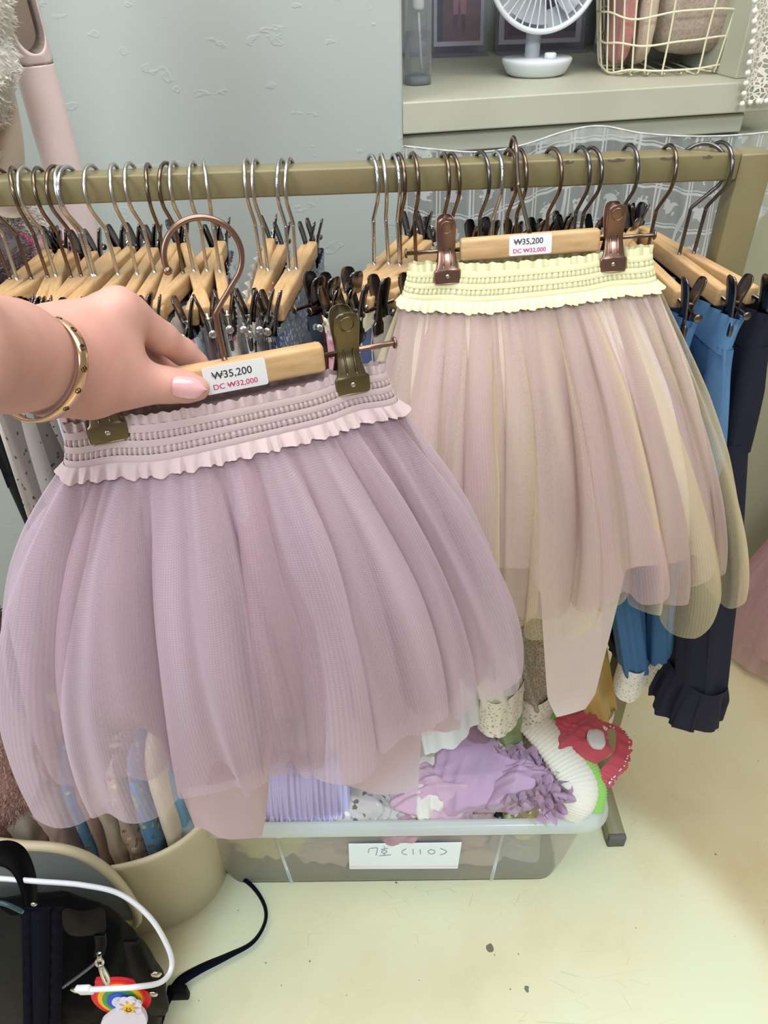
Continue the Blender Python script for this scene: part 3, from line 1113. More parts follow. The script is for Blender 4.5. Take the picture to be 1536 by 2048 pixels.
def waistband(par, W, mat, seed, k_sh=132, k_top=70, k_bot=50):
    rows = [('top_ruffle', 0.00, 0.17), ('elastic_band', 0.165, 0.30), ('shirred_row', 0.295, 0.43), ('elastic_band', 0.425, 0.55),
            ('shirred_row', 0.545, 0.68), ('elastic_band', 0.675, 0.80), ('bottom_ruffle', 0.795, 1.02)]
    rs = np.random.RandomState(seed)
    for ri, (nm, v0, v1) in enumerate(rows):
        nu, nv = (1300, 7) if 'band' not in nm else (260, 5)
        al, s = arc_alpha(0.105, 0.02, nu)
        t = np.linspace(0, 1, nv)[None, :]
        AL = np.repeat(al[:, None], nv, 1)
        vv = v0 + (v1 - v0) * np.repeat(t, nu, 0)
        p, N = W(AL, vv)
        jit = sum(np.sin(2 * np.pi * q * s + rs.rand() * 6.28) for q in (5, 11, 17, 23)) * 0.55
        if nm == 'top_ruffle':
            w = np.sin(2 * np.pi * k_top * s + jit)[:, None]
            off = 0.0002 + 0.0013 * w * (1 - 0.55 * t) + 0.0008 * np.sin(2 * np.pi * 37 * s)[:, None] * (1 - t)
            dv = 0.0006 * np.sin(2 * np.pi * 31 * s + 1)[:, None] * (1 - t)
        elif nm == 'elastic_band':
            off = 0.0008 + 0.0003 * np.sin(np.pi * t) + 0 * s[:, None]
            dv = 0 * off
        elif nm == 'shirred_row':
            w = np.abs(np.sin(np.pi * k_sh * s + 0.6 * jit)) ** 0.5
            off = -0.0018 + 0.0030 * w[:, None] * (0.75 + 0.25 * np.sin(np.pi * t))
            dv = 0 * off
        else:
            q = 2 * np.pi * k_bot * s + jit
            w = (np.sin(q) + 0.35 * np.sin(2 * q + 0.6))[:, None]
            off = 0.0012 + 0.0046 * t + 0.0019 * w * t ** 0.8
            dv = 0.0009 * np.sin(2 * np.pi * 26 * s + 2)[:, None] * t
        p = p + N * off[..., None] + np.array([0, 0, 1.0]) * dv[..., None]
        uv = np.stack([np.repeat(s[:, None], nv, 1) * 0.42, vv * 0.042], -1)
        mk(nm, grid(p, True), mat, par, uv=uv.reshape(-1, 2))


def tulle_layer(par, name, W, Hc, ah, nh, mat, seed, amp=0.012, length=None, bell=2.0, nu=520, nv=64, v_start=0.82, ks=(9, 13, 19, 27), inset=0.0, gather=0.0016, round_=1.0, part_label=None, dbell=0.0):
    rs = np.random.RandomState(seed)
    al, s = arc_alpha(0.12, 0.035, nu)
    AL = np.repeat(al[:, None], nv, 1)
    v = np.repeat(np.linspace(0, 1, nv)[None, :], nu, 0)
    W0, N0 = W(AL, np.full_like(AL, v_start))
    W0 = W0 - N0 * (0.0015 + inset * 0.2)
    ca, sa = np.cos(AL)[..., None], np.sin(AL)[..., None]
    H = Hc + ah * ca + nh * sgnpow(sa, round_)
    e = unit(ah) * ca / np.linalg.norm(ah) + unit(nh) * sa / np.linalg.norm(nh)
    e = e * np.array([1, 1, 0.0])
    e = e / np.linalg.norm(e, axis=-1, keepdims=True)
    T = np.cross(np.array([0, 0, 1.0]), e)
    D = H - W0
    hor = D * np.array([1, 1, 0.0])
    ver = D * np.array([0, 0, 1.0])
    g = (1 - (1 - v) ** (bell + dbell * np.cos(AL)))[..., None]
    ln = np.ones(nu) if length is None else length(al)
    vl = (v * ln[:, None])[..., None]
    p = W0 + hor * g + ver * vl - e * inset * g
    f = np.zeros_like(v)
    ft = np.zeros_like(v)
    ss = 2 * np.pi * s[:, None]
    for i, k in enumerate(ks):
        ph, b1, wgt = rs.rand() * 6.28, rs.randn() * 0.7, (1.0, 0.9, 0.6, 0.4, 0.3)[i]
        loc_ = 0.55 + 0.45 * np.sin((3 + i) * ss + ph * 3)
        q = k * ss + ph + b1 * v + 0.9 * np.sin(3 * ss + ph) + 0.35 * np.sin(2 * ss * 2 + 4 * v + ph)
        on = np.minimum(1, v * (2.0 + 1.2 * i)) ** 0.9
        f += wgt * loc_ * (np.sin(q) + 0.35 * np.sin(2 * q + 1.0)) * on * (1 - 0.3 * v * (i > 1))
        ft += wgt * loc_ * np.cos(q + 0.5) * on
    hi = np.sin(46 * ss + 3 * np.sin(7 * ss) + v * 2) * np.exp(-v * 6)
    p = p + e * (amp * f * (0.45 + 0.55 * v))[..., None] + T * (amp * 0.9 * ft * (0.4 + 0.6 * v))[..., None] + e * (gather * hi)[..., None]
    per = 2.2 * np.linalg.norm(ah)
    uv = np.stack([np.repeat(s[:, None], nv, 1) * per * 2, v * abs(Hc[2] - W0[0, 0, 2])], -1)
    o = mk(name, grid(p, True), mat, par, uv=uv.reshape(-1, 2))
    if part_label:
        o['label'] = part_label
    return o


def proj_xy(p):
    q = p - CAM
    Z = q @ _f
    return 768 + F_PX * (q @ CR) / Z, 1024 - F_PX * (q @ CU) / Z


def fit_len(W, Hc, ah, nh, pts, back, bell=2.0, v_start=0.82, round_=1.0):
    """hem length round the skirt, from where the hem of the real one hangs"""
    xs, ys = zip(*pts)

    def fn(al):
        W0, _ = W(al, np.full_like(al, v_start))
        H = Hc + ah * np.cos(al)[:, None] + nh * sgnpow(np.sin(al), round_)[:, None]
        L = np.ones_like(al)
        for _i in range(30):
            p = W0 + (H - W0) * np.array([1, 1, 0.0]) + (H - W0) * np.array([0, 0, 1.0]) * L[:, None]
            x, y = proj_xy(p)
            L = np.clip(L + (np.interp(x, xs, ys) - y) * 0.0008, 0.55, 1.6)
        bk_ = np.interp(np.cos(al), [-1, 1], back)
        w = np.clip(0.5 + 1.8 * np.sin(al), 0, 1)
        return L * w + np.minimum(L, bk_) * (1 - w)
    return fn


def seg_fabric(name, c, ribs=1400):
    b = NB(name)
    uv = b.coord('UV')
    w = b.wave(uv, ribs, 'X')
    col = b.mix(b.math('MULTIPLY', w, 0.25), lin(c), tuple(x * 0.8 for x in lin(c)[:3]) + (1,))
    return b.done(b.bsdf(col, 0.62, 0, b.bump(w, 0.25, 0.0006), Sheen_Weight=0.2))


def place_hanger(h, O, n, a, hz):
    """hanger space origin so that the bar centre sits at O; local x -> n, y -> a"""
    up = np.cross(n, a)
    M = Matrix(((n[0], a[0], up[0], 0), (n[1], a[1], up[1], 0), (n[2], a[2], up[2], 0), (0, 0, 0, 1)))
    o = O - up * (hz - 0.0098)
    h.matrix_world = Matrix.Translation(Vector(o)) @ M
    return up


# --- the lavender skirt held up in front
HO = P(455, 748, 0.44)
yawh = 0.30
Hright = P(800, 684, 0.44 + 0.119 * math.sin(yawh))
ha = unit(Hright - HO)
hn0 = np.array([0.18, -1.0, 0.10])
hn = unit(hn0 - ha * (hn0 @ ha))
HH = -0.088
held = build_hanger('clip_hanger', COPPER, PEWTER, True, None, WOOD, HH, 0.066, 0.083, 0.117)
tag(held, 'wooden clip hanger with brown hook pinched between finger and thumb', 'hanger')
for ch in held.children:
    if ch.name.startswith('hook'):
        for v in ch.data.vertices:
            v.co.y = -v.co.y * 0.95
            v.co.z = HH + (v.co.z - HH) * 0.93
        ch.data.flip_normals()
hup = place_hanger(held, HO, hn, ha, HH)
price_label(held, 0.0063, 0.0045, HH - 0.0100, rot=0.0)

LAVB = seg_fabric('mauve_waist_fabric', (214, 192, 192))
LAVT = tulle('lavender_tulle_outer', (224, 204, 216), 0.44, 1.6)
LAVT2 = tulle('lavender_tulle_inner', (206, 176, 186), 0.46, 1.6)
LAVL = cloth('lavender_lining', (204, 176, 178), bs=1200, bstr=0.1)
sk = thing('tulle_skirt', 'lavender tulle skirt with mauve shirred waistband held up by the hand', 'skirt', HO - np.array([0, 0, 0.5]))
hd = -hup
WC = HO + hd * 0.0120
Wf = waist_frame(WC, ha, hn, hd, 0.1085, 0.0125, 0.036, 0.004)
waistband(sk, Wf, LAVB, 3)
HLp, HRp = P(44, 1450, 0.385), P(985, 1330, 0.50)
hHc = (HLp + HRp) / 2
hah = (HRp - HLp) / 2
hnh = np.array([0.05, -0.105, 0.0])
len_out = fit_len(Wf, hHc, hah, hnh, [(20, 1480), (60, 1520), (110, 1618), (300, 1615), (380, 1592), (520, 1575), (654, 1550), (780, 1465), (957, 1395), (1030, 1325)], (1.0, 1.0), 2.2)
tulle_layer(sk, 'tulle_layer', Wf, hHc, hah, hnh, LAVT, 11, amp=0.0235, length=len_out, bell=2.0, dbell=-0.45, ks=(7, 11, 17, 25))
c2, a2, n2 = hHc + np.array([0, 0, 0.02]), hah * 0.95, hnh * 0.9
len_in = fit_len(Wf, c2, a2, n2, [(20, 1440), (60, 1480), (110, 1560), (300, 1545), (380, 1560), (520, 1520), (654, 1480), (780, 1440), (957, 1360), (1030, 1310)], (1.0, 1.0), 2.0)
tulle_layer(sk, 'tulle_layer', Wf, c2, a2, n2, LAVT2, 12, amp=0.0190, bell=1.9, dbell=-0.4, inset=0.004, ks=(9, 14, 21, 29), length=len_in)
c3, a3, n3 = hHc + np.array([0.0, 0, 0.03]), hah * 0.86, hnh * 0.72
lob = [(0, 1400), (90, 1430), (250, 1440), (320, 1500), (345, 1640), (380, 1715), (450, 1728), (510, 1710), (528, 1560), (560, 1450), (650, 1440), (672, 1500), (690, 1585), (760, 1600), (845, 1590), (856, 1480), (880, 1470), (945, 1465), (962, 1400), (1040, 1320)]
tulle_layer(sk, 'lining', Wf, c3, a3, n3, LAVL, 13, amp=0.0045, length=fit_len(Wf, c3, a3, n3, lob, (0.85, 0.85), 1.7), bell=1.7, inset=0.006, ks=(4, 7, 9), gather=0.0008)

# --- the yellow and pink skirt hanging from the rail
YY = 0.675
yl, yr = P(808, 508, YY), P(1313, 470, YY - 0.005)
YO = (yl + yr) / 2
ya = unit(yr - yl)
yn = unit(np.array([0, -1.0, 0.12]) - ya * (np.array([0, -1.0, 0.12]) @ ya))
yh = build_hanger('clip_hanger', BRONZE, COPPER, True, None, WOOD, HH, 0.0635, 0.076, 0.1125)
tag(yh, 'wooden clip hanger holding the yellow waistband, turned along the rail', 'hanger')
yup = place_hanger(yh, YO, yn, ya, HH)
# its hook is swivelled across the bar and leans back to the rail
Mi = np.array(yh.matrix_world.inverted())
top_l = Mi[:3, :3] @ np.array([YO[0], BY, BZ + 0.002]) + Mi[:3, 3]
bas_l = np.array([0, 0, HH])
ax_l = unit(top_l - bas_l)
len_l = np.linalg.norm(top_l - bas_l)
fr_l = unit(np.array([1.0, 0, 0]) - ax_l * ax_l[0])
hp_l = hook_path(-len_l)
hp_w = np.array([top_l + ax_l * q[2] - fr_l * q[1] for q in hp_l])
for chd in list(yh.children):
    if chd.name.startswith('hook'):
        bpy.data.objects.remove(chd)
mk('hook', tube(hp_w, WIRE, 8), BRONZE, yh, local=True)
price_label(yh, 0.0063, 0.0, HH - 0.0085, 0.0385, 0.0178)
YELB = seg_fabric('lemon_waist_fabric', (250, 246, 198))
YELT = tulle('lemon_tulle', (242, 228, 186), 0.18, 1.6)
PNKT = tulle('blush_tulle', (230, 200, 204), 0.48, 1.6)
IVL = cloth('ivory_lining', (230, 212, 206), bs=1200, bstr=0.1)
ysk = thing('tulle_skirt', 'blush and yellow tulle skirt with lemon shirred waistband on the rail', 'skirt', YO - np.array([0, 0, 0.45]))
ywf = waist_frame(YO - yup * 0.0085, ya, yn, -yup, 0.1115, 0.0125, 0.037, 0.008, 0.076)
waistband(ysk, ywf, YELB, 5, 110, 70, 66)
YL, YR = P(700, 1190, 0.63), P(1448, 1150, 0.66)
yHc, yah = (YL + YR) / 2, (YR - YL) / 2
ynh = np.array([0, -0.10, 0])
yt = [(700, 1240), (1010, 1250), (1100, 1262), (1160, 1262), (1230, 1215), (1262, 1192), (1310, 1232), (1372, 1244), (1426, 1180), (1500, 1165)]
tulle_layer(ysk, 'tulle_layer', ywf, yHc, yah, ynh, YELT, 21, amp=0.0180, bell=1.6, dbell=-0.2, ks=(9, 14, 20, 28), length=fit_len(ywf, yHc, yah, ynh, yt, (0.95, 0.95)), part_label='sheer lemon yellow tulle')
c2, a2, n2 = yHc + np.array([0, 0, 0.012]), yah * 0.96, ynh * 0.92
tulle_layer(ysk, 'tulle_layer', ywf, c2, a2, n2, PNKT, 22, amp=0.0170, bell=1.55, dbell=-0.2, inset=0.004, ks=(8, 13, 21, 28), length=fit_len(ywf, c2, a2, n2, [(x, y - 28) for x, y in yt], (0.95, 0.95)), part_label='blush pink tulle')
c3, a3, n3 = yHc + np.array([0, 0, 0.02]), yah * 0.84, ynh * 0.75
lby = [(700, 1150), (1060, 1150), (1088, 1200), (1104, 1400), (1120, 1438), (1170, 1425), (1212, 1370), (1232, 1230), (1250, 1150), (1500, 1100)]
tulle_layer(ysk, 'lining', ywf, c3, a3, n3, IVL, 23, amp=0.004, length=fit_len(ywf, c3, a3, n3, lby, (0.8, 0.8)), bell=1.6, inset=0.006, ks=(4, 7, 9), gather=0.0008)

# ------------------------------------------------------------------ the hand


def cone_d(p, a, b, ra, rb):
    ab = b - a
    t = np.clip(((p - a) @ ab) / (ab @ ab), 0, 1)
    return np.linalg.norm(p - (a + t[..., None] * ab), axis=-1) - (ra + (rb - ra) * t)


def smin(a, b, k):
    h = np.clip(0.5 + 0.5 * (b - a) / k, 0, 1)
    return b + (a - b) * h - k * h * (1 - h)


def surface_net(fn, lo, hi, step):
    lo, hi = np.asarray(lo), np.asarray(hi)
    n = np.ceil((hi - lo) / step).astype(int) + 1
    ax = [lo[i] + step * np.arange(n[i]) for i in range(3)]
    D = np.concatenate([fn(np.stack(np.meshgrid(ax[0][i:i + 24], ax[1], ax[2], indexing='ij'), -1)) for i in range(0, n[0], 24)])
    ins = D < 0
    cn = [(i, j, k) for i in (0, 1) for j in (0, 1) for k in (0, 1)]
    sl = lambda A, o: A[o[0]:A.shape[0] - 1 + o[0], o[1]:A.shape[1] - 1 + o[1], o[2]:A.shape[2] - 1 + o[2]]
    cnt = sum(sl(ins, o).astype(int) for o in cn)
    act = (cnt > 0) & (cnt < 8)
    ai = np.argwhere(act)
    acc_, w_ = np.zeros((len(ai), 3)), np.zeros(len(ai))
    for i, o in enumerate(cn):
        for ax_ in range(3):
            if o[ax_] == 0:
                q = list(o)
                q[ax_] = 1
                d0, d1 = D[tuple((ai + o).T)], D[tuple((ai + q).T)]
                cr = (d0 < 0) != (d1 < 0)
                t = np.where(cr, d0 / np.where(cr, d0 - d1, 1), 0)
                pt = np.zeros((len(ai), 3)) + np.array(o, float)
                pt[:, ax_] = t
                acc_ += np.where(cr[:, None], pt, 0)
                w_ += cr
    idx = -np.ones(act.shape, int)
    idx[act] = np.arange(act.sum())
    V = lo + step * (ai + acc_ / w_[:, None])
    Fs = []
    for ax_ in range(3):
        a1, a2 = [(1, 2), (2, 0), (0, 1)][ax_]
        s0 = [slice(1, -1)] * 3
        A = [slice(1, n[i] - 1) for i in range(3)]
        A[ax_] = slice(0, n[ax_] - 1)
        B_ = list(A)
        B_[ax_] = slice(1, n[ax_])
        i0, i1 = ins[tuple(A)], ins[tuple(B_)]
        ch = np.argwhere(i0 != i1)
        st = np.array([A[i].start for i in range(3)])
        c = ch + st
        sg = i0[tuple(ch.T)]

        def at(d1, d2):
            q = c.copy()
            q[:, a1] -= d1
            q[:, a2] -= d2
            return idx[tuple(q.T)]
        quad = np.stack([at(1, 1), at(0, 1), at(0, 0), at(1, 0)], -1)
        quad[~sg] = quad[~sg][:, ::-1]
        Fs.append(quad)
    Fq = np.concatenate(Fs)
    Fq = Fq[(Fq >= 0).all(1)]
    return V, Fq.tolist()


PT = lambda x, y, Y: P(x, y, Y)
wrist = PT(96, 728, 0.372)
ELBOW = np.array([-0.43, 0.03, 1.10])
BODY = [
    (ELBOW, PT(-170, 705, 0.265), .0400, .0315),
    (PT(-170, 705, 0.265), PT(20, 712, 0.338), .0315, .0258), (PT(20, 712, 0.338), wrist, .0258, .0242),
    (PT(70, 715, 0.375), PT(130, 690, 0.392), .0240, .0200),
    (wrist, PT(150, 722, 0.388), .0242, .0235),
    (PT(110, 690, 0.385), PT(236, 621, 0.418), .0170, .0128),      # index metacarpal
    (PT(105, 680, 0.395), PT(215, 625, 0.440), .0170, .0122),      # middle
    (PT(100, 690, 0.405), PT(195, 640, 0.458), .0160, .0115),
    (PT(95, 710, 0.410), PT(170, 665, 0.470), .0150, .0105),
    (PT(120, 755, 0.375), PT(180, 772, 0.388), .0200, .0170),      # thumb metacarpal
    (PT(180, 772, 0.388), PT(252, 766, 0.404), .0170, .0138),
    (PT(150, 735, 0.388), PT(222, 700, 0.408), .0200, .0150),      # web
    (PT(175, 700, 0.396), PT(236, 668, 0.415), .0170, .0125),
    (PT(190, 745, 0.392), PT(240, 735, 0.403), .0160, .0125),
]
FINGERS = [
    [(PT(236, 620, 0.418), .0128), (PT(262, 632, 0.426), .0116), (PT(325, 676, 0.444), .0100), (PT(366, 704, 0.456), .0090), (PT(398, 727, 0.460), .0074)],
    [(PT(215, 626, 0.440), .0122), (PT(285, 676, 0.470), .0100), (PT(325, 712, 0.476), .0090), (PT(352, 742, 0.468), .0074)],
    [(PT(195, 640, 0.458), .0115), (PT(255, 690, 0.492), .0096), (PT(285, 728, 0.494), .0086), (PT(305, 758, 0.482), .0070)],
    [(PT(170, 665, 0.470), .0105), (PT(222, 712, 0.494), .0086), (PT(245, 742, 0.492), .0076), (PT(258, 768, 0.480), .0062)],
]
THUMB = [(PT(252, 766, 0.404), .0138), (PT(300, 768, 0.411), .0118), (PT(335, 770, 0.414), .0112), (PT(372, 774, 0.417), .0098), (PT(396, 777, 0.419), .0078)]


def hand_sdf(p):
    body = None
    for a, b, ra, rb in BODY:
        d = cone_d(p, a, b, ra, rb)
        body = d if body is None else smin(body, d, 0.012)
    out = body
    for fg, kk in [(f_, 0.007) for f_ in FINGERS] + [(THUMB, 0.010)]:
        fd = None
        for (a, ra), (b, rb) in zip(fg[:-1], fg[1:]):
            d = cone_d(p, a, b, ra, rb)
            fd = d if fd is None else smin(fd, d, 0.004)
        out = np.minimum(out, smin(body, fd, kk))
    # knuckle creases on the thumb and index joints
    for c, r in ((PT(322, 752, 0.403), 0.006), (PT(332, 752, 0.403), 0.005)):
        out = out + 0.0003 * np.exp(-((p[..., 0] - c[0]) / 0.0012) ** 2 - ((p[..., 2] - c[2]) / 0.010) ** 2)
    return out


def make_skin():
    b = NB('fair_skin')
    v = b.coord()
    n1 = b.noise(v, 22, 4)
    c = b.ramp(n1, [(0.3, lin((208, 152, 138))), (0.55, lin((217, 165, 151))), (0.75, lin((222, 176, 162)))])
    bh = b.math('ADD', b.math('MULTIPLY', b.noise(v, 260, 3), 0.6), b.math('MULTIPLY', b.noise(b.coord('Object', (1, 1, 5)), 140, 2), 0.4))
    p = b.bsdf(c, 0.46, 0, b.bump(bh, 0.12, 0.0006), Subsurface_Weight=0.18, Subsurface_Scale=0.006, Subsurface_Radius=(1.0, 0.35, 0.2))
    return b.done(p)


allp = np.array([q for a, b, _, _ in BODY for q in (a, b)] + [q[0] for f_ in FINGERS + [THUMB] for q in f_])
lo_, hi_ = allp.min(0) - 0.037, allp.max(0) + 0.02
lo_[:2] = allp[:, :2].min(0) - 0.045
lo_[2] = allp[:, 2].min() - 0.045
hi_[2] = allp[:, 2].max() + 0.045
person = thing('person', 'bare left forearm and hand with glossy pink nails pinching the hanger', 'person', wrist - np.array([0, 0, 0.05]))
hV, hF = surface_net(hand_sdf, lo_, hi_, 0.0023)
hFa = np.array(hF)
lb_ = np.arange(len(hV))
while True:
    m_ = lb_[hFa].min(1)
    n_ = lb_.copy()
    np.minimum.at(n_, hFa.ravel(), np.repeat(m_, 4))
    n_ = n_[n_]
    if (n_ == lb_).all():
        break
    lb_ = n_
big_ = np.bincount(lb_).argmax()
keep_ = np.where(lb_ == big_)[0]
ix_ = -np.ones(len(hV), int)
ix_[keep_] = np.arange(len(keep_))
hF = ix_[hFa[lb_[hFa[:, 0]] == big_]].tolist()
hV = hV[keep_]
hobj = mk('hand_and_forearm', (hV, hF), make_skin(), person)
sm = hobj.modifiers.new('smooth', 'SMOOTH')
sm.factor = 0.5
sm.iterations = 4
# thumb nail: a long oval shell following the thumb's camera side
tb, tt = THUMB[2][0], THUMB[4][0]
tdir = unit(P(414, 780, 0.408) - P(345, 772, 0.402))
tview = unit(CAM - tb)
tview = unit(tview - tdir * (tview @ tdir))
tside = np.cross(tdir, tview)
n0 = P(345, 772, 0.409)
Ln = np.linalg.norm(P(413, 780, 0.414) - n0)
Gn = np.zeros((18, 11, 3))
for i in range(18):
    t = i / 17
    wd = 0.0066 * (1 - max(0, (t - 0.55) / 0.45) ** 2.2 * 0.95) * (0.82 + 0.18 * min(1, t * 6))
    for j in range(11):
        s = (j / 10 - 0.5) * 2
        Gn[i, j] = n0 + tdir * Ln * (t - 0.06 * (1 - s * s) * (1 - t)) + tside * wd * s + tview * (0.0072 - 0.0036 * s * s - 0.0036 * t ** 2)
NAIL = plain('gel_nail', (232, 168, 172), 0.08, 0, Coat_Weight=0.6, var=(60, (240, 186, 188)))
gn = grid(Gn)
Gb = Gn - tview * 0.0022
gb = grid(Gb)
mk('fingernail', merge(gn, (gb[0], [f[::-1] for f in gb[1]])), NAIL, person)

# gold bangle
bT, bB = P(88, 634, 0.375), P(66, 842, 0.350)
bC = (bT + bB) / 2
bR = P(166, 735, 0.345)
e1, e2 = (bT - bB) / 2, bR - bC
e2 = e2 - 0.05 * e1
GOLD = plain('rose_gold', (240, 204, 166), 0.2, 1.0)
ang = np.linspace(0, 2 * np.pi, 120, endpoint=False)
ringp = np.array([bC + e1 * math.cos(q) + e2 * math.sin(q) for q in ang])
nb = unit(np.cross(e1, e2))
if nb[0] < 0:
    nb = -nb
Gr = []
for i, q in enumerate(ang):
    o_ = unit(ringp[i] - bC)
    Gr.append([ringp[i] + nb * w_ + o_ * d_ for w_, d_ in ((-.0031, 0), (-.0027, .0009), (.0027, .0009), (.0031, 0), (.0027, -.0009), (-.0027, -.0009))])
bang = thing('bangle', 'rose gold screw bangle around the wrist', 'bracelet', bB)
mk('band', grid(np.array(Gr), True, True), GOLD, bang)
SCR = plain('dark_gold_slot', (120, 92, 66), 0.3, 1.0)
for q in (0.35, 0.75, 1.15, 1.55, 1.95, 2.35):
    c = bC + e1 * math.cos(q) + e2 * math.sin(q)
    o_ = unit(c - bC)
    tn = unit(-e1 * math.sin(q) + e2 * math.cos(q))
    rg = np.array([c + o_ * 0.0011 + 0.0015 * (math.cos(k) * tn + math.sin(k) * nb) for k in np.linspace(0, 6.2832, 16, endpoint=False)])
    s_ = mk('screw_head', tube(rg, 0.00025, 5, True), SCR, bang)
    mk('screw_slot', tube(np.array([c + o_ * 0.0011 - 0.0012 * unit(tn + nb), c + o_ * 0.0011 + 0.0012 * unit(tn + nb)]), 0.0003, 5), SCR, s_)

# ------------------------------------------------------------------ soft piles


def crumple(name, label, cat, c, s, mat, seed, amp=0.25, f=(32, 95), ridge=True, nu=110, nv=70, group=None, parent=None, p=0.75, cut=None):
    """a crumpled bunch of cloth: folded, flattened blob"""
    a = np.linspace(0, 2 * np.pi, nu, endpoint=False)[:, None]
    b = np.linspace(-np.pi / 2 + 0.02, np.pi / 2 - 0.02, nv)[None, :]
    d = np.stack([sgnpow(np.cos(a), p) * np.cos(b) ** p, sgnpow(np.sin(a), p) * np.cos(b) ** p, sgnpow(np.sin(b), p) + 0 * a], -1)
    s = np.asarray(s, float)
    q = d * s
    r = 1 + amp * sines(q + seed * 0.37, seed, 6, f[0], f[1] * 2, ridge)
    q = q * np.clip(r, 0.45, 1.6)[..., None] + np.asarray(c, float)
    VF = grid(q, True)
    nn = nu * nv
    VF[1].append([i * nv for i in range(nu)][::-1])
    VF[1].append([i * nv + nv - 1 for i in range(nu)])
    o = mk(name, VF, mat, parent)
    if parent is None:
        tag(o, label, cat, group)
    return o


def fur(name, par, base_pts, normals, mat, n, L, seed, w=0.0009, down=0.3):
    """many short curved tufts standing on a surface (too many to count)"""
    rs = np.random.RandomState(seed)
    k = rs.randint(0, len(base_pts), n)
    p = base_pts[k] + rs.randn(n, 3) * 0.003
    d = normals[k] + rs.randn(n, 3) * 0.55 + np.array([0, 0, -down])
    d /= np.linalg.norm(d, axis=1)[:, None]
    s = np.cross(d, rs.randn(n, 3))
    s /= np.linalg.norm(s, axis=1)[:, None]
    l = L * (0.6 + 0.8 * rs.rand(n))[:, None]
    b = rs.randn(n, 3) * 0.35
    V = np.stack([p - s * w, p + s * w, p + d * l * 0.6 + s * w * 0.8 + b * l * 0.25, p + d * l * 0.6 - s * w * 0.8 + b * l * 0.25, p + d * l + b * l * 0.7], 1).reshape(-1, 3)
    F = []
    for i in range(n):
        q = i * 5
        F += [[q, q + 1, q + 2, q + 3], [q + 3, q + 2, q + 4]]
    o = mk(name, (V, F), mat, par)
    o['kind'] = 'stuff'
    return o


def ruffle(name, par, path, wvec, width, amp, k, mat, ph=0.0, nv=8):
    p = np.asarray(path, float)
    n = len(p)
    T, _, _ = frames(p)
    wv = np.broadcast_to(np.asarray(wvec, float), (n, 3))
    nn = np.cross(T, wv)
    nn /= np.linalg.norm(nn, axis=1)[:, None] + 1e-9
    s = np.linspace(0, 1, n)
    G = np.zeros((n, nv, 3))
    for j in range(nv):
        t = j / (nv - 1)
        w = amp * t ** 0.7 * (np.sin(2 * np.pi * k * s + ph) + 0.3 * np.sin(2 * np.pi * k * 1.6 * s + 1))
        tw = amp * 0.5 * t * np.cos(2 * np.pi * k * s + ph)
        G[:, j] = p + wv * width * t + nn * w[:, None] + T * tw[:, None]
    V, F = grid(G)
    return mk(name, (V, F), mat, par)


# ------------------------------------------------------------------ things on the alcove shelf
SZ = SHELF_Z
WHITEP = plain('white_plastic', (226, 232, 236), 0.35)
GREYP = plain('pale_grey_plastic', (196, 204, 210), 0.35)
# desk fan
fc = PZ(1071, 150, SZ)
fan = thing('desk_fan', 'small white desk fan standing on the alcove shelf', 'fan', fc)
mk('fan_base', lathe([(0.0, 0.0), (0.042, 0.0), (0.049, 0.004), (0.0565, 0.018), (0.058, 0.023), (0.0565, 0.0255), (0.0, 0.026)], 48, fc), WHITEP, fan)
mk('fan_dial', lathe([(0.0, 0.0255), (0.0095, 0.0255), (0.0095, 0.033), (0.008, 0.0345), (0.0, 0.0345)], 24, fc + np.array([0.016, -0.028, 0])), WHITEP, fan)
mk('fan_stem', tube(np.array([fc + [-0.008, 0.004, 0.024], fc + [-0.008, 0.004, 0.16]]), 0.0125, 20), GREYP, fan)
fh = P(1092, -70, fc[1] - 0.02)
tilt = np.array([0, -math.cos(0.15), math.sin(0.15)])
tx = np.array([1.0, 0, 0])
ty = np.cross(tilt, tx)
if ty[2] < 0:
    ty = -ty
FR = 0.086
rim = np.array([fh + FR * (math.cos(q) * tx + math.sin(q) * ty) for q in np.linspace(0, 6.2832, 72, endpoint=False)])
mk('fan_rim', tube(rim, 0.0042, 10, True), WHITEP, fan)
rim2 = rim * 1.0 - tilt * 0.030
mk('fan_housing', grid(np.stack([rim, rim - tilt * 0.012, rim2 - (rim2 - fh) * 0.06, rim2 - (rim2 - fh) * 0.35 - tilt * 0.008], 1), True), WHITEP, fan)
for k in range(40):
    q = 2 * math.pi * k / 40
    a_ = fh + 0.020 * (math.cos(q) * tx + math.sin(q) * ty) + tilt * 0.010
    q2 = q + 0.22
    b_ = fh + FR * (math.cos(q2) * tx + math.sin(q2) * ty)
    mid = (a_ + b_) / 2 + tilt * 0.006
    mk('grille_spoke', tube(crv([a_, mid, b_], 6), 0.0014, 5), WHITEP, fan)
mk('grille_hub', (lathe([(0.0, 0.014), (0.016, 0.012), (0.022, 0.008), (0.022, 0.0)], 24)[0] @ np.stack([tx, ty, tilt]) + fh, lathe([(0.0, 0.014), (0.016, 0.012), (0.022, 0.008), (0.022, 0.0)], 24)[1]), WHITEP, fan)
for k in range(5):
    q = 2 * math.pi * k / 5
    G = np.zeros((8, 6, 3))
    for i in range(8):
        for j in range(6):
            rr = 0.018 + 0.058 * i / 7
            aa = q + (j / 5) * 0.9 + 0.25 * i / 7
            G[i, j] = fh - tilt * (0.006 + 0.010 * j / 5) + rr * (math.cos(aa) * tx + math.sin(aa) * ty)
    mk('fan_blade', grid(G), GREYP, fan)

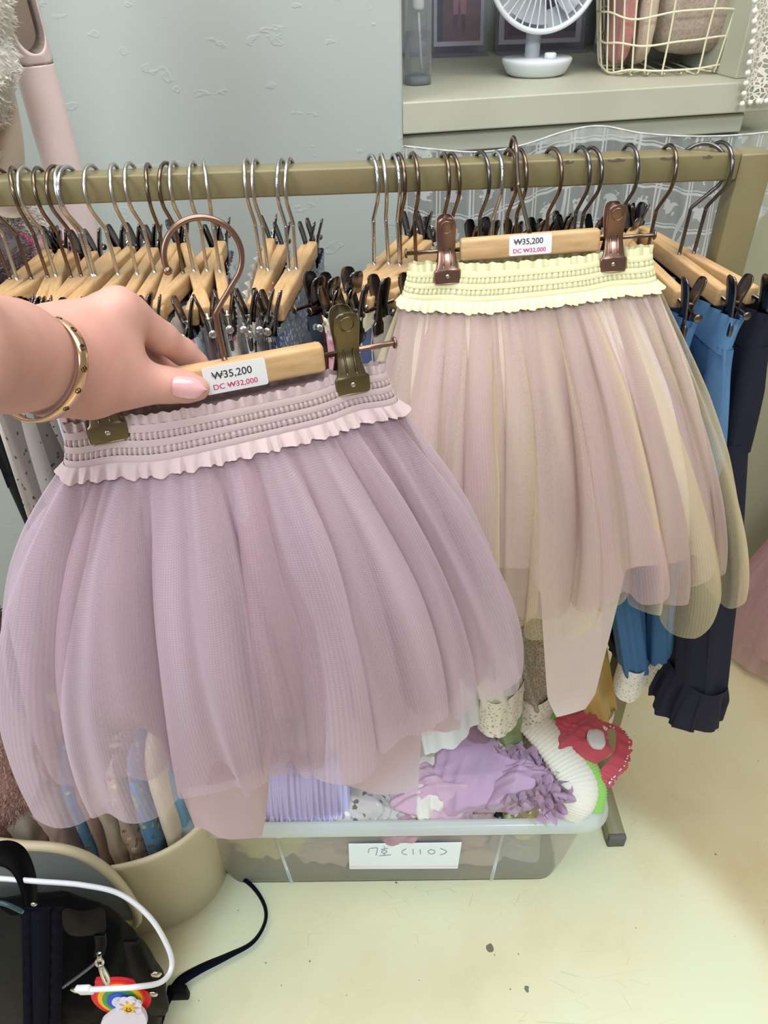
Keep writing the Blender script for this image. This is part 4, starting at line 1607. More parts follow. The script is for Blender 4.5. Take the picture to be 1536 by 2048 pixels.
# clear spray bottle
bc = PZ(836, 168, SZ)
CLEAR = seethrough('clear_acrylic', (236, 240, 246), 0.10, 0.05, 0.2)
bt = thing('spray_bottle', 'clear cylindrical spray bottle with white pump on the shelf', 'bottle', bc)
BR = 0.0215
mk('bottle_body', lathe([(0.0, 0.0), (BR, 0.0), (BR, 0.150), (BR * 0.95, 0.156), (0.014, 0.158)], 32, bc, False), CLEAR, bt)
mk('bottle_base', lathe([(0.0, 0.001), (BR * 0.97, 0.001), (BR * 0.97, 0.012), (0.0, 0.013)], 32, bc), seethrough('thick_acrylic', (214, 222, 240), 0.45, 0.05, 0.2), bt)
mk('liquid', lathe([(0.0, 0.014), (BR * 0.86, 0.016), (BR * 0.88, 0.072), (0.0, 0.072)], 32, bc), seethrough('clear_liquid', (210, 214, 224), 0.16, 0.05, 0.2), bt)
mk('pump_tube', tube(crv([bc + [0.006, 0, 0.016], bc + [0.003, 0, 0.06], bc + [0, 0, 0.11]], 12), 0.0022, 8), WHITEP, bt)
mk('pump_insert', lathe([(0.0, 0.100), (0.0085, 0.100), (0.0095, 0.104), (0.0095, 0.150), (0.006, 0.152), (0.006, 0.20), (0.0, 0.20)], 20, bc), WHITEP, bt)

# wire basket with knitwear
WIRE_M = plain('cream_wire', (234, 230, 196), 0.4)
kc = PZ(1330, 140, SZ)
kc[2] = SZ
bkt = thing('wire_basket', 'cream wire basket holding folded knitwear on the shelf', 'basket', kc)


def bk(u, h):
    """basket outline: u round the rim, h 0..1 up"""
    a = 2 * math.pi * u
    W_, D_ = 0.108 + 0.042 * h, 0.072 + 0.022 * h
    p_ = 0.62
    return kc + np.array([W_ * math.copysign(abs(math.cos(a)) ** p_, math.cos(a)), D_ * math.copysign(abs(math.sin(a)) ** p_, math.sin(a)),
                          0.004 + 0.25 * h + 0.003 * math.sin(5 * a + 9 * h)])


NW = 26
for k in range(NW):
    ph = 0.25 * math.sin(k * 2.4)
    pts = [np.array([kc[0], kc[1], SZ + 0.004]) * 0.35 + bk(k / NW, 0) * 0.65 + [0, 0, 0.001], bk(k / NW, 0.0) * 0.96 + 0.04 * np.array([kc[0], kc[1], SZ + 0.004]), bk(k / NW, 0.05)]
    pts += [bk((k + ph * 0.25 * math.sin(h * 5)) / NW, h) for h in (0.2, 0.4, 0.6, 0.8, 1.0)]
    mk('basket_wire', tube(crv(pts, 26), 0.0016, 6), WIRE_M, bkt)
for h in (0.02, 0.17, 0.32, 0.47, 0.62, 0.77, 0.92):
    mk('basket_hoop', tube(np.array([bk(u, h) + [0, 0, 0.003 * math.sin(17 * u + 40 * h)] for u in np.linspace(0, 1, 90, endpoint=False)]), 0.0017, 6, True), WIRE_M, bkt)
mk('basket_rim', tube(np.array([bk(u, 1.0) for u in np.linspace(0, 1, 80, endpoint=False)]), 0.003, 8, True), WIRE_M, bkt)
for k in range(7):
    x_ = -0.08 + 0.0267 * k
    mk('basket_floor_wire', tube(np.array([kc + [x_, -0.075, 0.005], kc + [x_, 0.075, 0.005]]), 0.0014, 5), WIRE_M, bkt)


def slab(name, label, cat, c, s, mat, seed, amp=0.0035, group=None, top_wave=0.0, lean=(0, 0), p=0.45, fr=(25, 120)):
    """an upright folded garment: rounded slab with soft folds"""
    nu, nv = 60, 28
    a = np.linspace(0, 2 * np.pi, nu, endpoint=False)[:, None]
    v = np.linspace(-1, 1, nv)[None, :]
    k = (1 - np.abs(v) ** 5) ** 0.4 * 0.97 + 0.03
    x = s[0] * sgnpow(np.cos(a), p) * k
    y = s[1] * sgnpow(np.sin(a), p) * k
    z = s[2] * v + 0 * a
    q = np.stack([x, y, z], -1)
    d = np.stack([np.cos(a) + 0 * v, np.sin(a) * 0.6 + 0 * v, 0.4 * v + 0 * a], -1)
    q = q + d * (amp * sines(q * np.array([1.6, 0.7, 0.6]) + seed, seed, 6, fr[0], fr[1], True))[..., None]
    q[..., 2] += top_wave * np.sin(q[..., 0] * 70 + seed) * (v > 0)
    q[..., 0] += lean[0] * (q[..., 2] + s[2])
    q[..., 1] += lean[1] * (q[..., 2] + s[2])
    q = q + np.asarray(c, float)
    VF = grid(q, True)
    VF[1].append([i * nv for i in range(nu)][::-1])
    VF[1].append([i * nv + nv - 1 for i in range(nu)])
    o = mk(name, VF, mat)
    if label:
        tag(o, label, cat, group)
    return o


KN = 'knitwear in the wire basket'
KNIT = cloth('taupe_cable', (190, 172, 156), (174, 156, 141), 'lacy', 120, bs=300, bstr=1.0, t=0.12)
slab('folded_sweater', 'dusty pink folded sweater at the left of the wire basket', 'sweater', kc + [-0.088, 0, 0.108], (0.014, 0.055, 0.1), cloth('basket_pink', (206, 140, 136), bs=350, bstr=0.9), 41, group=KN)
slab('folded_sweater', 'beige folded sweater beside the pink one in the basket', 'sweater', kc + [-0.058, 0, 0.108], (0.015, 0.058, 0.1), cloth('basket_beige', (212, 190, 168), bs=350, bstr=0.9), 42, group=KN)
slab('folded_sweater', 'wide taupe cable knit sweater filling the basket', 'sweater', kc + [0.028, 0, 0.118], (0.068, 0.062, 0.098), KNIT, 43, amp=0.006, group=KN)
slab('folded_sweater', 'greige knit sweater at the right of the wire basket', 'sweater', kc + [0.108, 0, 0.130], (0.013, 0.05, 0.085), cloth('basket_greige', (188, 174, 160), bs=300, bstr=1.0), 44, group=KN, lean=(0.06, 0))

# photographs in acrylic stands
ACR = seethrough('violet_edge_acrylic', (206, 204, 232), 0.14, 0.06, 0.2)


def photo_stand(label, px0, px1, pyb, figs, bgc, back=0.0):
    a, b_ = PZ(px0, pyb, SZ), PZ(px1, pyb, SZ)
    a[1] = b_[1] = (a[1] + b_[1]) / 2 + back
    s = (a[1]) / ((PZ((px0 + px1) / 2, pyb, SZ))[1])
    a[0] *= s
    b_[0] *= s
    w, hgt = b_[0] - a[0], 0.26
    o = thing('photo_stand', label, 'photograph', (a + b_) / 2)
    ex, ey, en = np.array([1.0, 0, 0]), unit([0, 0.16, 1]), unit([0, -1, 0.16])
    org = (a + b_) / 2 + np.array([0, 0, 0.002])
    mk('acrylic_sheet', prism([(-w / 2, 0), (w / 2, 0), (w / 2, hgt), (-w / 2, hgt)], 0.003, org + en * 0.004, ex, ey, en), ACR, o, smooth=False)
    mk('acrylic_foot', box(org + [0, -0.028, 0.0005], (w, 0.055, 0.003), 0.0008), ACR, o)
    pic = mk('photo_print', prism([(-w * .46, 0.012), (w * .46, 0.012), (w * .46, hgt - .01), (-w * .46, hgt - .01)], 0.001, org, ex, ey, en), plain('photo_white_border', (226, 222, 226), 0.5), o, smooth=False)
    mk('photo_image', prism([(-w * .40, 0.020), (w * .40, 0.020), (w * .40, hgt - .02), (-w * .40, hgt - .02)], 0.0004, org + en * 0.001, ex, ey, en), plain('photo_ground_%d' % px0, bgc, 0.5, var=(18, tuple(int(q * 0.7) for q in bgc))), pic, smooth=False)
    for i, (col, poly) in enumerate(figs):
        mk('photo_image', prism([(x * w, y * hgt) for x, y in poly], 0.0003, org + en * (0.0015 + 0.0002 * i), ex, ey, en), plain('photo_ink_%d_%d_%d' % col, col, 0.5), pic, smooth=False)
    return o


photo_stand('photograph of a child in pink clothes in an acrylic stand', 862, 972, 108, [
    ((58, 40, 34), [(-.40, .08), (-.30, .08), (-.30, .92), (-.40, .92)]),
    ((120, 92, 80), [(-.30, .08), (-.22, .08), (-.22, .92), (-.30, .92)]),
    ((206, 138, 138), [(-.10, .24), (-.02, .24), (.0, .36), (.04, .24), (.12, .24), (.15, .46), (-.12, .46)]),
    ((214, 146, 150), ellipse(.02, .60, .16, .17, 20)),
    ((228, 208, 190), [(-.12, .44), (.15, .44), (.13, .50), (-.10, .50)]),
    ((110, 70, 60), [(-.10, .17), (-.03, .17), (-.02, .25), (-.10, .25)]), ((110, 70, 60), [(.05, .14), (.12, .14), (.12, .25), (.04, .25)])], (142, 112, 98))
photo_stand('photograph of legs in blue jeans in an acrylic stand', 985, 1172, 103, [
    ((188, 168, 150), [(-.40, .30), (-.12, .30), (-.1, .92), (-.40, .92)]),
    ((60, 66, 92), [(-.28, .18), (-.20, .18), (-.12, .40), (-.05, .42), (.02, .24), (.08, .28), (.03, .56), (-.18, .56)]),
    ((176, 156, 136), [(-.22, .56), (.06, .56), (.10, .8), (-.2, .8)]),
    ((46, 38, 40), [(.02, .12), (.40, .12), (.40, .5), (.12, .46)]),
    ((54, 46, 48), [(-.36, .10), (-.16, .10), (-.2, .17), (-.34, .16)])], (128, 102, 92))
photo_stand('photograph half hidden behind the wire basket', 1182, 1262, 103, [((96, 70, 66), [(-.40, .1), (-.1, .1), (-.1, .9), (-.4, .9)])], (120, 92, 84))
photo_stand('photograph behind the clear spray bottle', 806, 858, 108, [((90, 66, 60), [(-.1, .1), (.2, .1), (.2, .7), (-.1, .7)])], (150, 124, 110))

# crochet doily over the right-hand frame of the alcove
DO = holes('crochet_doily', (238, 234, 222), 150, 0.10, rand=0.8)
dn = thing('crochet_doily', 'white crochet lace doily draped at the right of the shelf', 'doily', PC(1520, 205, -0.03))
Gd = np.zeros((30, 40, 3))
for i in range(30):
    for j in range(40):
        t = j / 39
        xl = np.interp(t, [0, .45, .8, 1], [1512, 1508, 1494, 1484])
        x = xl + (1640 - xl) * i / 29
        Gd[i, j] = PC(x, -60 + 268 * t - 6 * abs(math.sin(i * 0.9)) * t, -0.012 - 0.006 * math.sin(i * 0.6 + 3 * t))
mk('lace_cloth', grid(Gd), DO, dn, uv=np.stack([(Gd @ CEX).ravel(), Gd[..., 2].ravel()], -1))
edge = np.concatenate([Gd[0, :], Gd[1:, -1]])
for k in range(0, len(edge), 3):
    s_ = lathe([(0, -.0042), (.003, -.003), (.0042, 0), (.003, .003), (0, .0042)], 10)
    mk('lace_picot', (s_[0] + edge[k], s_[1]), plain('crochet_cotton', (240, 236, 226), 0.85), dn)

# ------------------------------------------------------------------ tower fan and fluffy coat on the left
TF = plain('pearl_pink_shell', (228, 208, 204), 0.3)
tY = 1.02
c0, c1 = P(97, 235, tY), None
tx0 = float(c0[0])
tfz = float(P(70, 128, tY)[2])
tf = thing('tower_fan', 'pearl pink bladeless tower fan standing by the wall', 'fan', (tx0, tY, 0))
mk('fan_base', lathe([(0.0, 0.0), (0.11, 0.0), (0.112, 0.006), (0.10, 0.014), (0.0, 0.016)], 40, (tx0, tY, 0)), TF, tf)
TR = 0.0235
mk('fan_column', lathe([(TR * 0.95, 0.012), (TR, 0.05), (TR, tfz - 0.002), (TR * 0.98, tfz)], 40, (tx0, tY, 0)), TF, tf)
mk('seam_ring', lathe([(TR * 0.955, tfz - 0.001), (TR * 0.955, tfz + 0.0012)], 40, (tx0, tY, 0), False), plain('seam_dark', (110, 96, 92), 0.6), tf)
lc = np.array([tx0, tY, 0])
yawf = math.radians(38)
fx_, fy_ = np.array([math.cos(yawf), math.sin(yawf), 0]), np.array([-math.sin(yawf), math.cos(yawf), 0])
LZ0, LZ1 = tfz + 0.034, tfz + 0.60
sect, inn = [], []
for q in list(np.linspace(0, math.pi, 24)) + list(np.linspace(math.pi, 2 * math.pi, 24)):
    up_ = q <= math.pi and len(sect) < 24
    z0_ = LZ1 if up_ else LZ0
    c_, s_ = math.cos(q), math.sin(q)
    i_ = (TR * 0.70 * c_, z0_ + TR * 0.70 * s_ * (1.0 if up_ else 1.35))
    o_ = (TR * 0.995 * math.copysign(abs(c_) ** 0.3, c_), z0_ + (0.03 if up_ else 0.0335) * math.copysign(abs(s_) ** 0.3, s_))
    pts = []
    for k_ in (0.0, 0.25, 0.5, 0.75, 1.0):
        x_, z_ = i_[0] + (o_[0] - i_[0]) * k_, i_[1] + (o_[1] - i_[1]) * k_
        pts.append((x_, math.sqrt(max(1e-7, TR ** 2 - x_ ** 2)), z_))
    row = [lc + fx_ * x_ - fy_ * d_ + np.array([0, 0, z_]) for x_, d_, z_ in pts] + [lc + fx_ * x_ + fy_ * d_ + np.array([0, 0, z_]) for x_, d_, z_ in pts[::-1]]
    sect.append(row)
    inn.append([row[0], row[-1]])
mk('air_loop', grid(np.array(sect), True, True), TF, tf)
bk_p = np.array([r_[1] * 0.9 + r_[0] * 0.1 for r_ in inn])
mk('loop_back', (np.concatenate([bk_p, [bk_p.mean(0)]]), [[i, (i + 1) % len(bk_p), len(bk_p)] for i in range(len(bk_p))]), plain('loop_back_taupe', (186, 170, 154), 0.5), tf)
mk('loop_lining', grid(np.array(inn), True), plain('loop_inner_taupe', (176, 160, 146), 0.5), tf)

FLW = fleece_mat('ivory_fleece', (253, 251, 244))
FLP = fleece_mat('pink_fleece', (206, 170, 158))
FLB = fleece_mat('mauve_brown_fleece', (150, 116, 110))
GREYF = fleece_mat('grey_lilac_fleece', (150, 138, 142))


def fleecy(name, label, cat, pts, radii, mat, seed, n=9000, L=0.012, group=None):
    """fluffy garment limb: swept tube with bobbles, covered in tufts"""
    path = crv(pts, 46)
    r = np.interp(np.linspace(0, 1, 46), np.linspace(0, 1, len(radii)), radii)
    T, N, B = frames(path)
    a = np.linspace(0, 2 * np.pi, 40, endpoint=False)
    dirs = np.cos(a)[None, :, None] * N[:, None] + np.sin(a)[None, :, None] * B[:, None]
    G = path[:, None] + r[:, None, None] * dirs
    G = G + dirs * (0.007 * sines(G, seed, 8, 90, 420))[..., None]
    t = thing(name, label, cat, path[-1], group)
    V, F = grid(G, False, True)
    F = F + [list(range(40))[::-1], [45 * 40 + i for i in range(40)]]
    mk('fleece_body', (V, F), mat, t)
    fur('fleece_pile', t, G.reshape(-1, 3), dirs.reshape(-1, 3), mat, n, L, seed)
    return t


fleecy('fleece_coat', 'fluffy ivory fleece coat hanging at the top left edge', 'coat',
       [P(-170, -260, 0.90), P(-128, -60, 0.90), P(-112, 100, 0.90), P(-106, 220, 0.905), P(-84, 310, 0.91)], [0.05, 0.058, 0.062, 0.052, 0.03], FLW, 51, 26000, 0.0055)
fleecy('fleece_scarf', 'white fluffy fleece end seen below the rail at far left', 'coat',
       [P(-30, 380, 0.98), P(5, 405, 0.98), P(35, 432, 0.98), P(52, 470, 0.98)], [0.03, 0.028, 0.026, 0.02], FLW, 52, 9000, 0.006)
cpk = P(-170, -260, 0.90)
wh = thing('wall_bracket', 'metal wall bracket above the ivory fleece coat', 'bracket', cpk)
mk('bracket_arm', tube(np.array([[cpk[0], 0.88, cpk[2] + 0.01], [cpk[0], WALL_Y, cpk[2] + 0.01]]), 0.006, 10), SILVER, wh)
mk('bracket_plate', box((cpk[0], WALL_Y - 0.004, cpk[2] + 0.01), (0.04, 0.008, 0.04), 0.002), SILVER, wh)
sl = thing('coat_sleeve', 'beige sleeve below the ivory fleece coat', 'coat', P(10, 420, 0.95))
mk('sleeve_body', tube(crv([P(-20, 150, 0.95), P(8, 280, 0.95), P(16, 420, 0.96)], 20), np.linspace(0.022, 0.02, 20), 20), cloth('beige_sleeve', (214, 198, 178)), sl)
fleecy('fleece_jacket', 'grey lilac fleece bunched at the left end of the rail', 'jacket',
       [P(-70, 520, 0.88), P(-25, 500, 0.88), P(8, 520, 0.88), P(14, 590, 0.88)], [0.03, 0.032, 0.026, 0.018], GREYF, 53, 7000, 0.005)
o = crumple('hair_bow', 'small hot pink cloth beside the grey fleece at left', 'cloth', P(22, 492, 0.93), (0.022, 0.02, 0.012), plain('hot_pink', (232, 70, 140), 0.7), 61)
crumple('folded_blouse', 'pink and blue blouse bunched behind the left hangers', 'blouse', P(108, 505, 0.99), (0.05, 0.03, 0.03), cloth('pinkblue', (226, 186, 196), None, 'floral', 30, pal=[(196, 206, 232), (226, 176, 186), (236, 214, 214)]), 62, 0.15)

# ------------------------------------------------------------------ clear storage bin
bl0, bl1 = PZ(452, 1766, 0.0), PZ(1116, 1758, 0.0)
rl0, rl1 = PZ(420, 1650, 0.215), PZ(1222, 1638, 0.215)
ex = unit((bl1 - bl0) * [1, 1, 0])
ey = np.array([-ex[1], ex[0], 0])
BW = np.linalg.norm(bl1 - bl0)
RW = BW + 0.075
bc0 = (bl0 + bl1) / 2
BDp, BHt = 0.36, 0.24
BINM = seethrough('milky_clear_plastic', (252, 248, 236), 0.40, 0.25, 0.5)
BINR = seethrough('milky_rim_plastic', (244, 248, 244), 0.52, 0.2, 0.6)
binr = thing('storage_bin', 'milky clear plastic storage bin full of clothes on the floor', 'bin', bc0 + ey * BDp / 2)


def rr3(w, d, r, z, oy):
    return np.array([bc0 + ex * x + ey * (y + d / 2 + oy) + np.array([0, 0, z]) for x, y in rrect(w, d, r, 8)])


lev = [(0.0, 0.0), (0.015, 0.004), (0.06, 0.013), (0.13, 0.023), (0.19, 0.031), (0.226, 0.035)]
Gb = np.stack([rr3(BW + 2 * g_, BDp + 1.0 * g_, 0.035 + g_ * 0.3, z, -0.5 * g_) for z, g_ in lev], 1)
V, F = grid(Gb, True)
F = F + [[i * len(lev) for i in range(len(Gb))][::-1]]
mk('bin_body', (V, F), BINM, binr)
g_ = 0.035
ro = [(0.216, 0.036), (0.217, 0.050), (0.224, 0.054), (0.236, 0.050), (0.240, 0.042), (0.236, 0.035)]
mk('bin_rim', grid(np.stack([rr3(BW + 2 * q, BDp + 2 * q - 0.034, 0.05, z, -(2 * q - 0.034) / 2 + 0.0) for z, q in ro], 1), True, True), BINR, binr)
for sx in (-0.5, 0.30):
    x0 = BW * sx + (0.0 if sx < 0 else 0.0)
    mk('bin_corner_panel', merge(*[tube(np.array([bc0 + ex * (BW * q) + ey * (-0.002) + [0, 0, 0.004], bc0 + ex * (BW * q * 1.03) + ey * (-0.02) + [0, 0, 0.22]]), 0.0028, 6) for q in ((-0.30,) if sx < 0 else (0.30,))]), BINR, binr)

# paper label on the bin, handwritten
L4 = [(697, 1683), (923, 1680), (915, 1732), (699, 1733)]


def PB(x, y, off=0.0):
    """pixel to the sloping bin front"""
    nrm = np.cross(ex, (bc0 - ey * 0.017 + [0, 0, 0.2]) - bc0)
    nrm = unit(nrm)
    d = ray(x, y)
    t = ((bc0 + nrm * 0 - CAM) @ nrm) / (d @ nrm)
    p = CAM + d * t
    out = nrm if nrm[1] < 0 else -nrm
    return p + out * off


lab = mk('size_label', merge((np.array([PB(*q, 0.0035) for q in L4] + [PB(*q, 0.0042) for q in L4]),
                              [[0, 1, 2, 3], [7, 6, 5, 4], [0, 4, 5, 1], [1, 5, 6, 2], [2, 6, 7, 3], [3, 7, 4, 0]])), PAPER, binr, smooth=False)
lab['label'] = 'white paper label with handwritten size'
PENCIL = plain('pencil_grey', (120, 122, 118), 0.7)
strokes = [
    [(737, 1700), (739, 1692), (752, 1690), (755, 1692), (752, 1705)],                     # 7
    [(768, 1687), (770, 1690)], [(762, 1693), (776, 1691)],                                 # hangul top strokes
    [(768, 1694), (763, 1698), (768, 1701), (774, 1698), (768, 1694)], [(769, 1701), (768, 1705)], [(758, 1706), (782, 1704)],
    [(812, 1692), (804, 1697), (806, 1702), (814, 1704)],                                   # (
    [(826, 1693), (826, 1703)], [(840, 1693), (841, 1703)],                                 # 1 1
    [(862, 1693), (856, 1697), (860, 1702), (868, 1701), (869, 1696), (862, 1693)],         # 0
    [(880, 1691), (892, 1696), (890, 1701), (880, 1704)],                                   # )
]
for st in strokes:
    mk('handwriting', tube(crv([PB(x, y, 0.0046) for x, y in st], 16), 0.0005, 5), PENCIL, lab)
mk('label_line', tube(np.array([PB(700, 1728, 0.0044), PB(914, 1727, 0.0044)]), 0.0005, 5), plain('pink_line', (232, 170, 170), 0.7), lab)

# clothes in the bin
BG = 'clothes in the clear bin'
zc = lambda x, y, z: PZ(x, y, z)
LIL = cloth('lilac_cotton', (190, 178, 208))
MAU = cloth('mauve_cotton', (192, 152, 172), bs=700)
PNK = cloth('dusty_pink_cotton', (204, 160, 172), bs=700)
bl = thing('bloomers', 'lilac cotton bloomers with gathered elastic hem in the bin', 'bloomers', zc(620, 1580, 0.22), BG)
Gq = np.zeros((90, 16, 3))
for i in range(90):
    for j in range(16):
        t = j / 15
        x = 515 + 185 * i / 89
        base = zc(x, 1585 + 18 * math.sin(i / 89 * math.pi) - (1 - t) * 90, 0.245)
        Gq[i, j] = base + np.array([0, 0, 0.028 * math.sin(math.pi * t) + 0.007 * math.sin(i * 1.1 + 0.8 * math.sin(i * 0.31)) * t ** 3 + 0.004 * math.sin(i * 0.23 + 2 * t) - 0.02 * t ** 3]) + np.array([0, -0.02 * t, 0])
mk('bloomers_body', grid(Gq), LIL, bl)
ruffle('hem_ruffle', bl, Gq[:, -1], np.array([0, -0.4, -0.6]), 0.016, 0.0045, 22, LIL)
crumple('folded_tee', 'cream cotton tee at the left of the bin', 'tee', zc(600, 1615, 0.19), (0.10, 0.05, 0.035), cloth('cream_tee', (236, 230, 212)), 71, 0.22, group=BG)
crumple('floral_blouse', 'grey brown floral blouse crumpled in the middle of the bin', 'blouse', zc(730, 1615, 0.20), (0.06, 0.045, 0.035), cloth('greybrown_floral', (190, 176, 168), None, 'floral', 70, pal=[(110, 90, 84), (220, 208, 200), (140, 130, 140)]), 72, 0.2, group=BG)
crumple('pink_cardigan', 'dusty pink cardigan crumpled at the front of the bin', 'cardigan', zc(880, 1585, 0.20), (0.075, 0.06, 0.055), PNK, 73, 0.2, group=BG)
crumple('pink_cardigan', 'darker rose cardigan under the dusty pink one', 'cardigan', zc(800, 1612, 0.185), (0.05, 0.05, 0.04), cloth('rose_dark', (184, 138, 146)), 74, 0.2, group=BG)
mv = crumple('ruffle_top', 'smooth mauve top lying back in the bin', 'top', zc(955, 1535, 0.22), (0.09, 0.085, 0.05), MAU, 75, 0.14, f=(22, 60), group=BG)
rt = thing('ruffled_blouse', 'mauve blouse with curly ruffles spilling over the bin rim', 'blouse', zc(1060, 1600, 0.24), BG)
crumple('blouse_body', None, None, zc(1040, 1560, 0.225), (0.06, 0.06, 0.05), MAU, 76, 0.2, parent=rt)
for k, pts in enumerate(([(985, 1490), (1020, 1500), (1050, 1530), (1075, 1570)], [(1010, 1490), (1060, 1510), (1100, 1545), (1115, 1590)], [(1040, 1500), (1090, 1520), (1120, 1560), (1125, 1600)],
                         [(1000, 1600), (1040, 1585), (1080, 1580), (1105, 1600)], [(1015, 1620), (1050, 1600), (1085, 1605), (1070, 1640)], [(1060, 1550), (1095, 1570), (1110, 1610), (1090, 1630)])):
    pp = crv([zc(x, y, 0.262 + 0.006 * (k % 3)) for x, y in pts], 180)
    ruffle('ruffle', rt, pp, np.array([0.3, -0.5, 0.5]), 0.026, 0.010, 4 + k % 3, MAU, k)
RIBC = cloth('cream_rib', (228, 214, 192), bs=300, bstr=0.6)
def ribbed(pts, radii, flat, ribs, depth, n=200, seg=48):
    pth = crv(pts, n)
    _, Nt, Bt = frames(pth, ref=(0, 0, 1))
    t_ = np.linspace(0, 1, n)
    r_ = np.interp(t_, np.linspace(0, 1, len(radii)), radii) * (1 + depth * np.sin(t_ * ribs * 2 * np.pi))
    an = np.linspace(0, 2 * np.pi, seg, endpoint=False)
    G_ = pth[:, None] + r_[:, None, None] * (flat * np.cos(an)[None, :, None] * Nt[:, None] + np.sin(an)[None, :, None] * Bt[:, None])
    V_, F_ = grid(G_, False, True)
    return (V_, F_ + [list(range(seg))[::-1], [(n - 1) * seg + i for i in range(seg)]]), pth


rb, cp = ribbed([zc(1050, 1430, 0.30), zc(1090, 1470, 0.29), zc(1130, 1520, 0.28), zc(1158, 1570, 0.27), zc(1152, 1612, 0.255), zc(1142, 1640, 0.238)], [0.026, 0.029, 0.031, 0.031, 0.027, 0.012], 0.5, 34, 0.022)
ct = thing('ribbed_tights', 'cream ribbed tights draped over the right end of the bin', 'tights', cp[-1], BG)
mk('tights_leg', rb, RIBC, ct)
GRN = cloth('grass_green_rib', (142, 188, 84), (116, 164, 66), 'plain')
rb, gp = ribbed([zc(1085, 1430, 0.29), zc(1130, 1478, 0.285), zc(1172, 1530, 0.275), zc(1194, 1580, 0.26), zc(1192, 1625, 0.24)], [0.017, 0.017, 0.017, 0.016, 0.012], 0.55, 40, 0.05)
gt = thing('ribbed_sweater', 'grass green ribbed sweater edge along the bin side', 'sweater', gp[-1], BG)
mk('ribbed_edge', rb, GRN, gt)
RED = cloth('brick_red_cotton', (190, 72, 80), bs=600)
rd = thing('red_blouse', 'brick red blouse with scalloped eyelet lace at the bin corner', 'blouse', zc(1170, 1500, 0.26), BG)
crumple('blouse_body', None, None, zc(1150, 1480, 0.275), (0.055, 0.05, 0.036), RED, 77, 0.24, parent=rd)
rp = crv([zc(1190, 1440, 0.30), zc(1225, 1450, 0.30), zc(1232, 1480, 0.295), zc(1222, 1515, 0.285), zc(1200, 1540, 0.275), zc(1190, 1555, 0.27)], 120)
outw = np.stack([unit([0.8 + 0.0 * q, -0.5, 0.15]) for q in range(120)])
Gr2 = np.zeros((120, 10, 3))
for i in range(120):
    for j in range(10):
        t = j / 9
        sc_ = 0.024 + 0.004 * abs(math.sin(i / 120 * math.pi * 11))
        Gr2[i, j] = rp[i] + outw[i] * sc_ * t + np.array([0, 0, 0.004 * math.sin(i * 0.4) * t - 0.012 * t * t])
mk('scalloped_lace', grid(Gr2), RED, rd)
WH = plain('eyelet_white', (240, 226, 218), 0.8)
for k in range(11):
    i = min(119, int((k + 0.5) / 11 * 120))
    for q in (-2, 2):
        c = Gr2[min(119, max(0, i + q)), 7] + np.array([0, -0.001, 0.002])
        s_ = lathe([(0, -.0012), (.0018, 0), (0, .0012)], 8)
        mk('eyelet', (s_[0] + c, s_[1]), WH, rd)
crumple('lining_patch', None, None, zc(1192, 1478, 0.305), (0.014, 0.018, 0.007), plain('grey_white', (206, 198, 190), 0.8), 78, 0.15, parent=rd)
crumple('magenta_top', 'magenta top showing behind the lavender hem in the bin', 'top', zc(905, 1450, 0.24), (0.09, 0.04, 0.03), cloth('magenta', (206, 74, 124)), 79, 0.2, group=BG)
crumple('cream_cardigan', 'cream cloth edge beside the dusty pink cardigan', 'cardigan', zc(845, 1545, 0.225), (0.045, 0.08, 0.022), cloth('cream_cardi', (222, 208, 190)), 80, 0.22, group=BG)
for i, (u, y, z, s, col, nm) in enumerate([(-0.36, 0.05, 0.10, (.075, .04, .075), (232, 220, 150), 'pale yellow'), (-0.18, 0.045, 0.06, (.09, .035, .055), (226, 192, 186), 'salmon'),
                                           (-0.14, 0.05, 0.135, (.11, .04, .035), (186, 190, 182), 'sage grey'), (0.0, 0.045, 0.045, (.07, .035, .035), (176, 216, 190), 'mint'),
                                           (0.14, 0.05, 0.11, (.10, .04, .065), (214, 176, 180), 'rose'), (0.22, 0.04, 0.04, (.09, .03, .035), (226, 196, 176), 'peach'),
                                           (0.37, 0.05, 0.075, (.05, .04, .055), (176, 180, 186), 'grey blue'), (0.42, 0.06, 0.135, (.05, .05, .045), (236, 228, 164), 'lemon')]):
    crumple('packed_clothing', '%s cloth seen through the front of the clear bin' % nm, 'clothing', bc0 + ex * BW * u + ey * y + [0, 0, z], s, cloth('packed_%d' % i, col), 90 + i, 0.2, group=BG)
slab('packed_clothing', 'bundle of pale clothes filling the back of the clear bin', 'clothing', bc0 + ey * 0.23 + [0, 0, 0.10], (BW * 0.47, 0.11, 0.095), cloth('packed_back', (220, 208, 204)), 99, group=BG)

# ------------------------------------------------------------------ beige tub with clothes
TUB = plain('beige_soft_plastic', (204, 190, 158), 0.42, bump=(120, 0.05))
tr_ = PZ(418, 1650, 0.27)
tfr = PZ(250, 1728, 0.27)
tcx, tcy = -0.475, 0.655
tA, tB = float(tr_[0] - tcx) + 0.012, 0.150
tub = thing('plastic_tub', 'beige soft plastic tub packed with folded clothes', 'tub', (tcx, tcy, 0))


def tubring(k, z, th=0.0):
    a = np.linspace(0, 2 * np.pi, 80, endpoint=False)
    p_ = 0.78
    return np.stack([tcx + (tA * k - th) * sgnpow(np.cos(a), p_), tcy + (tB * k - th) * sgnpow(np.sin(a), p_), z + 0 * a], -1)


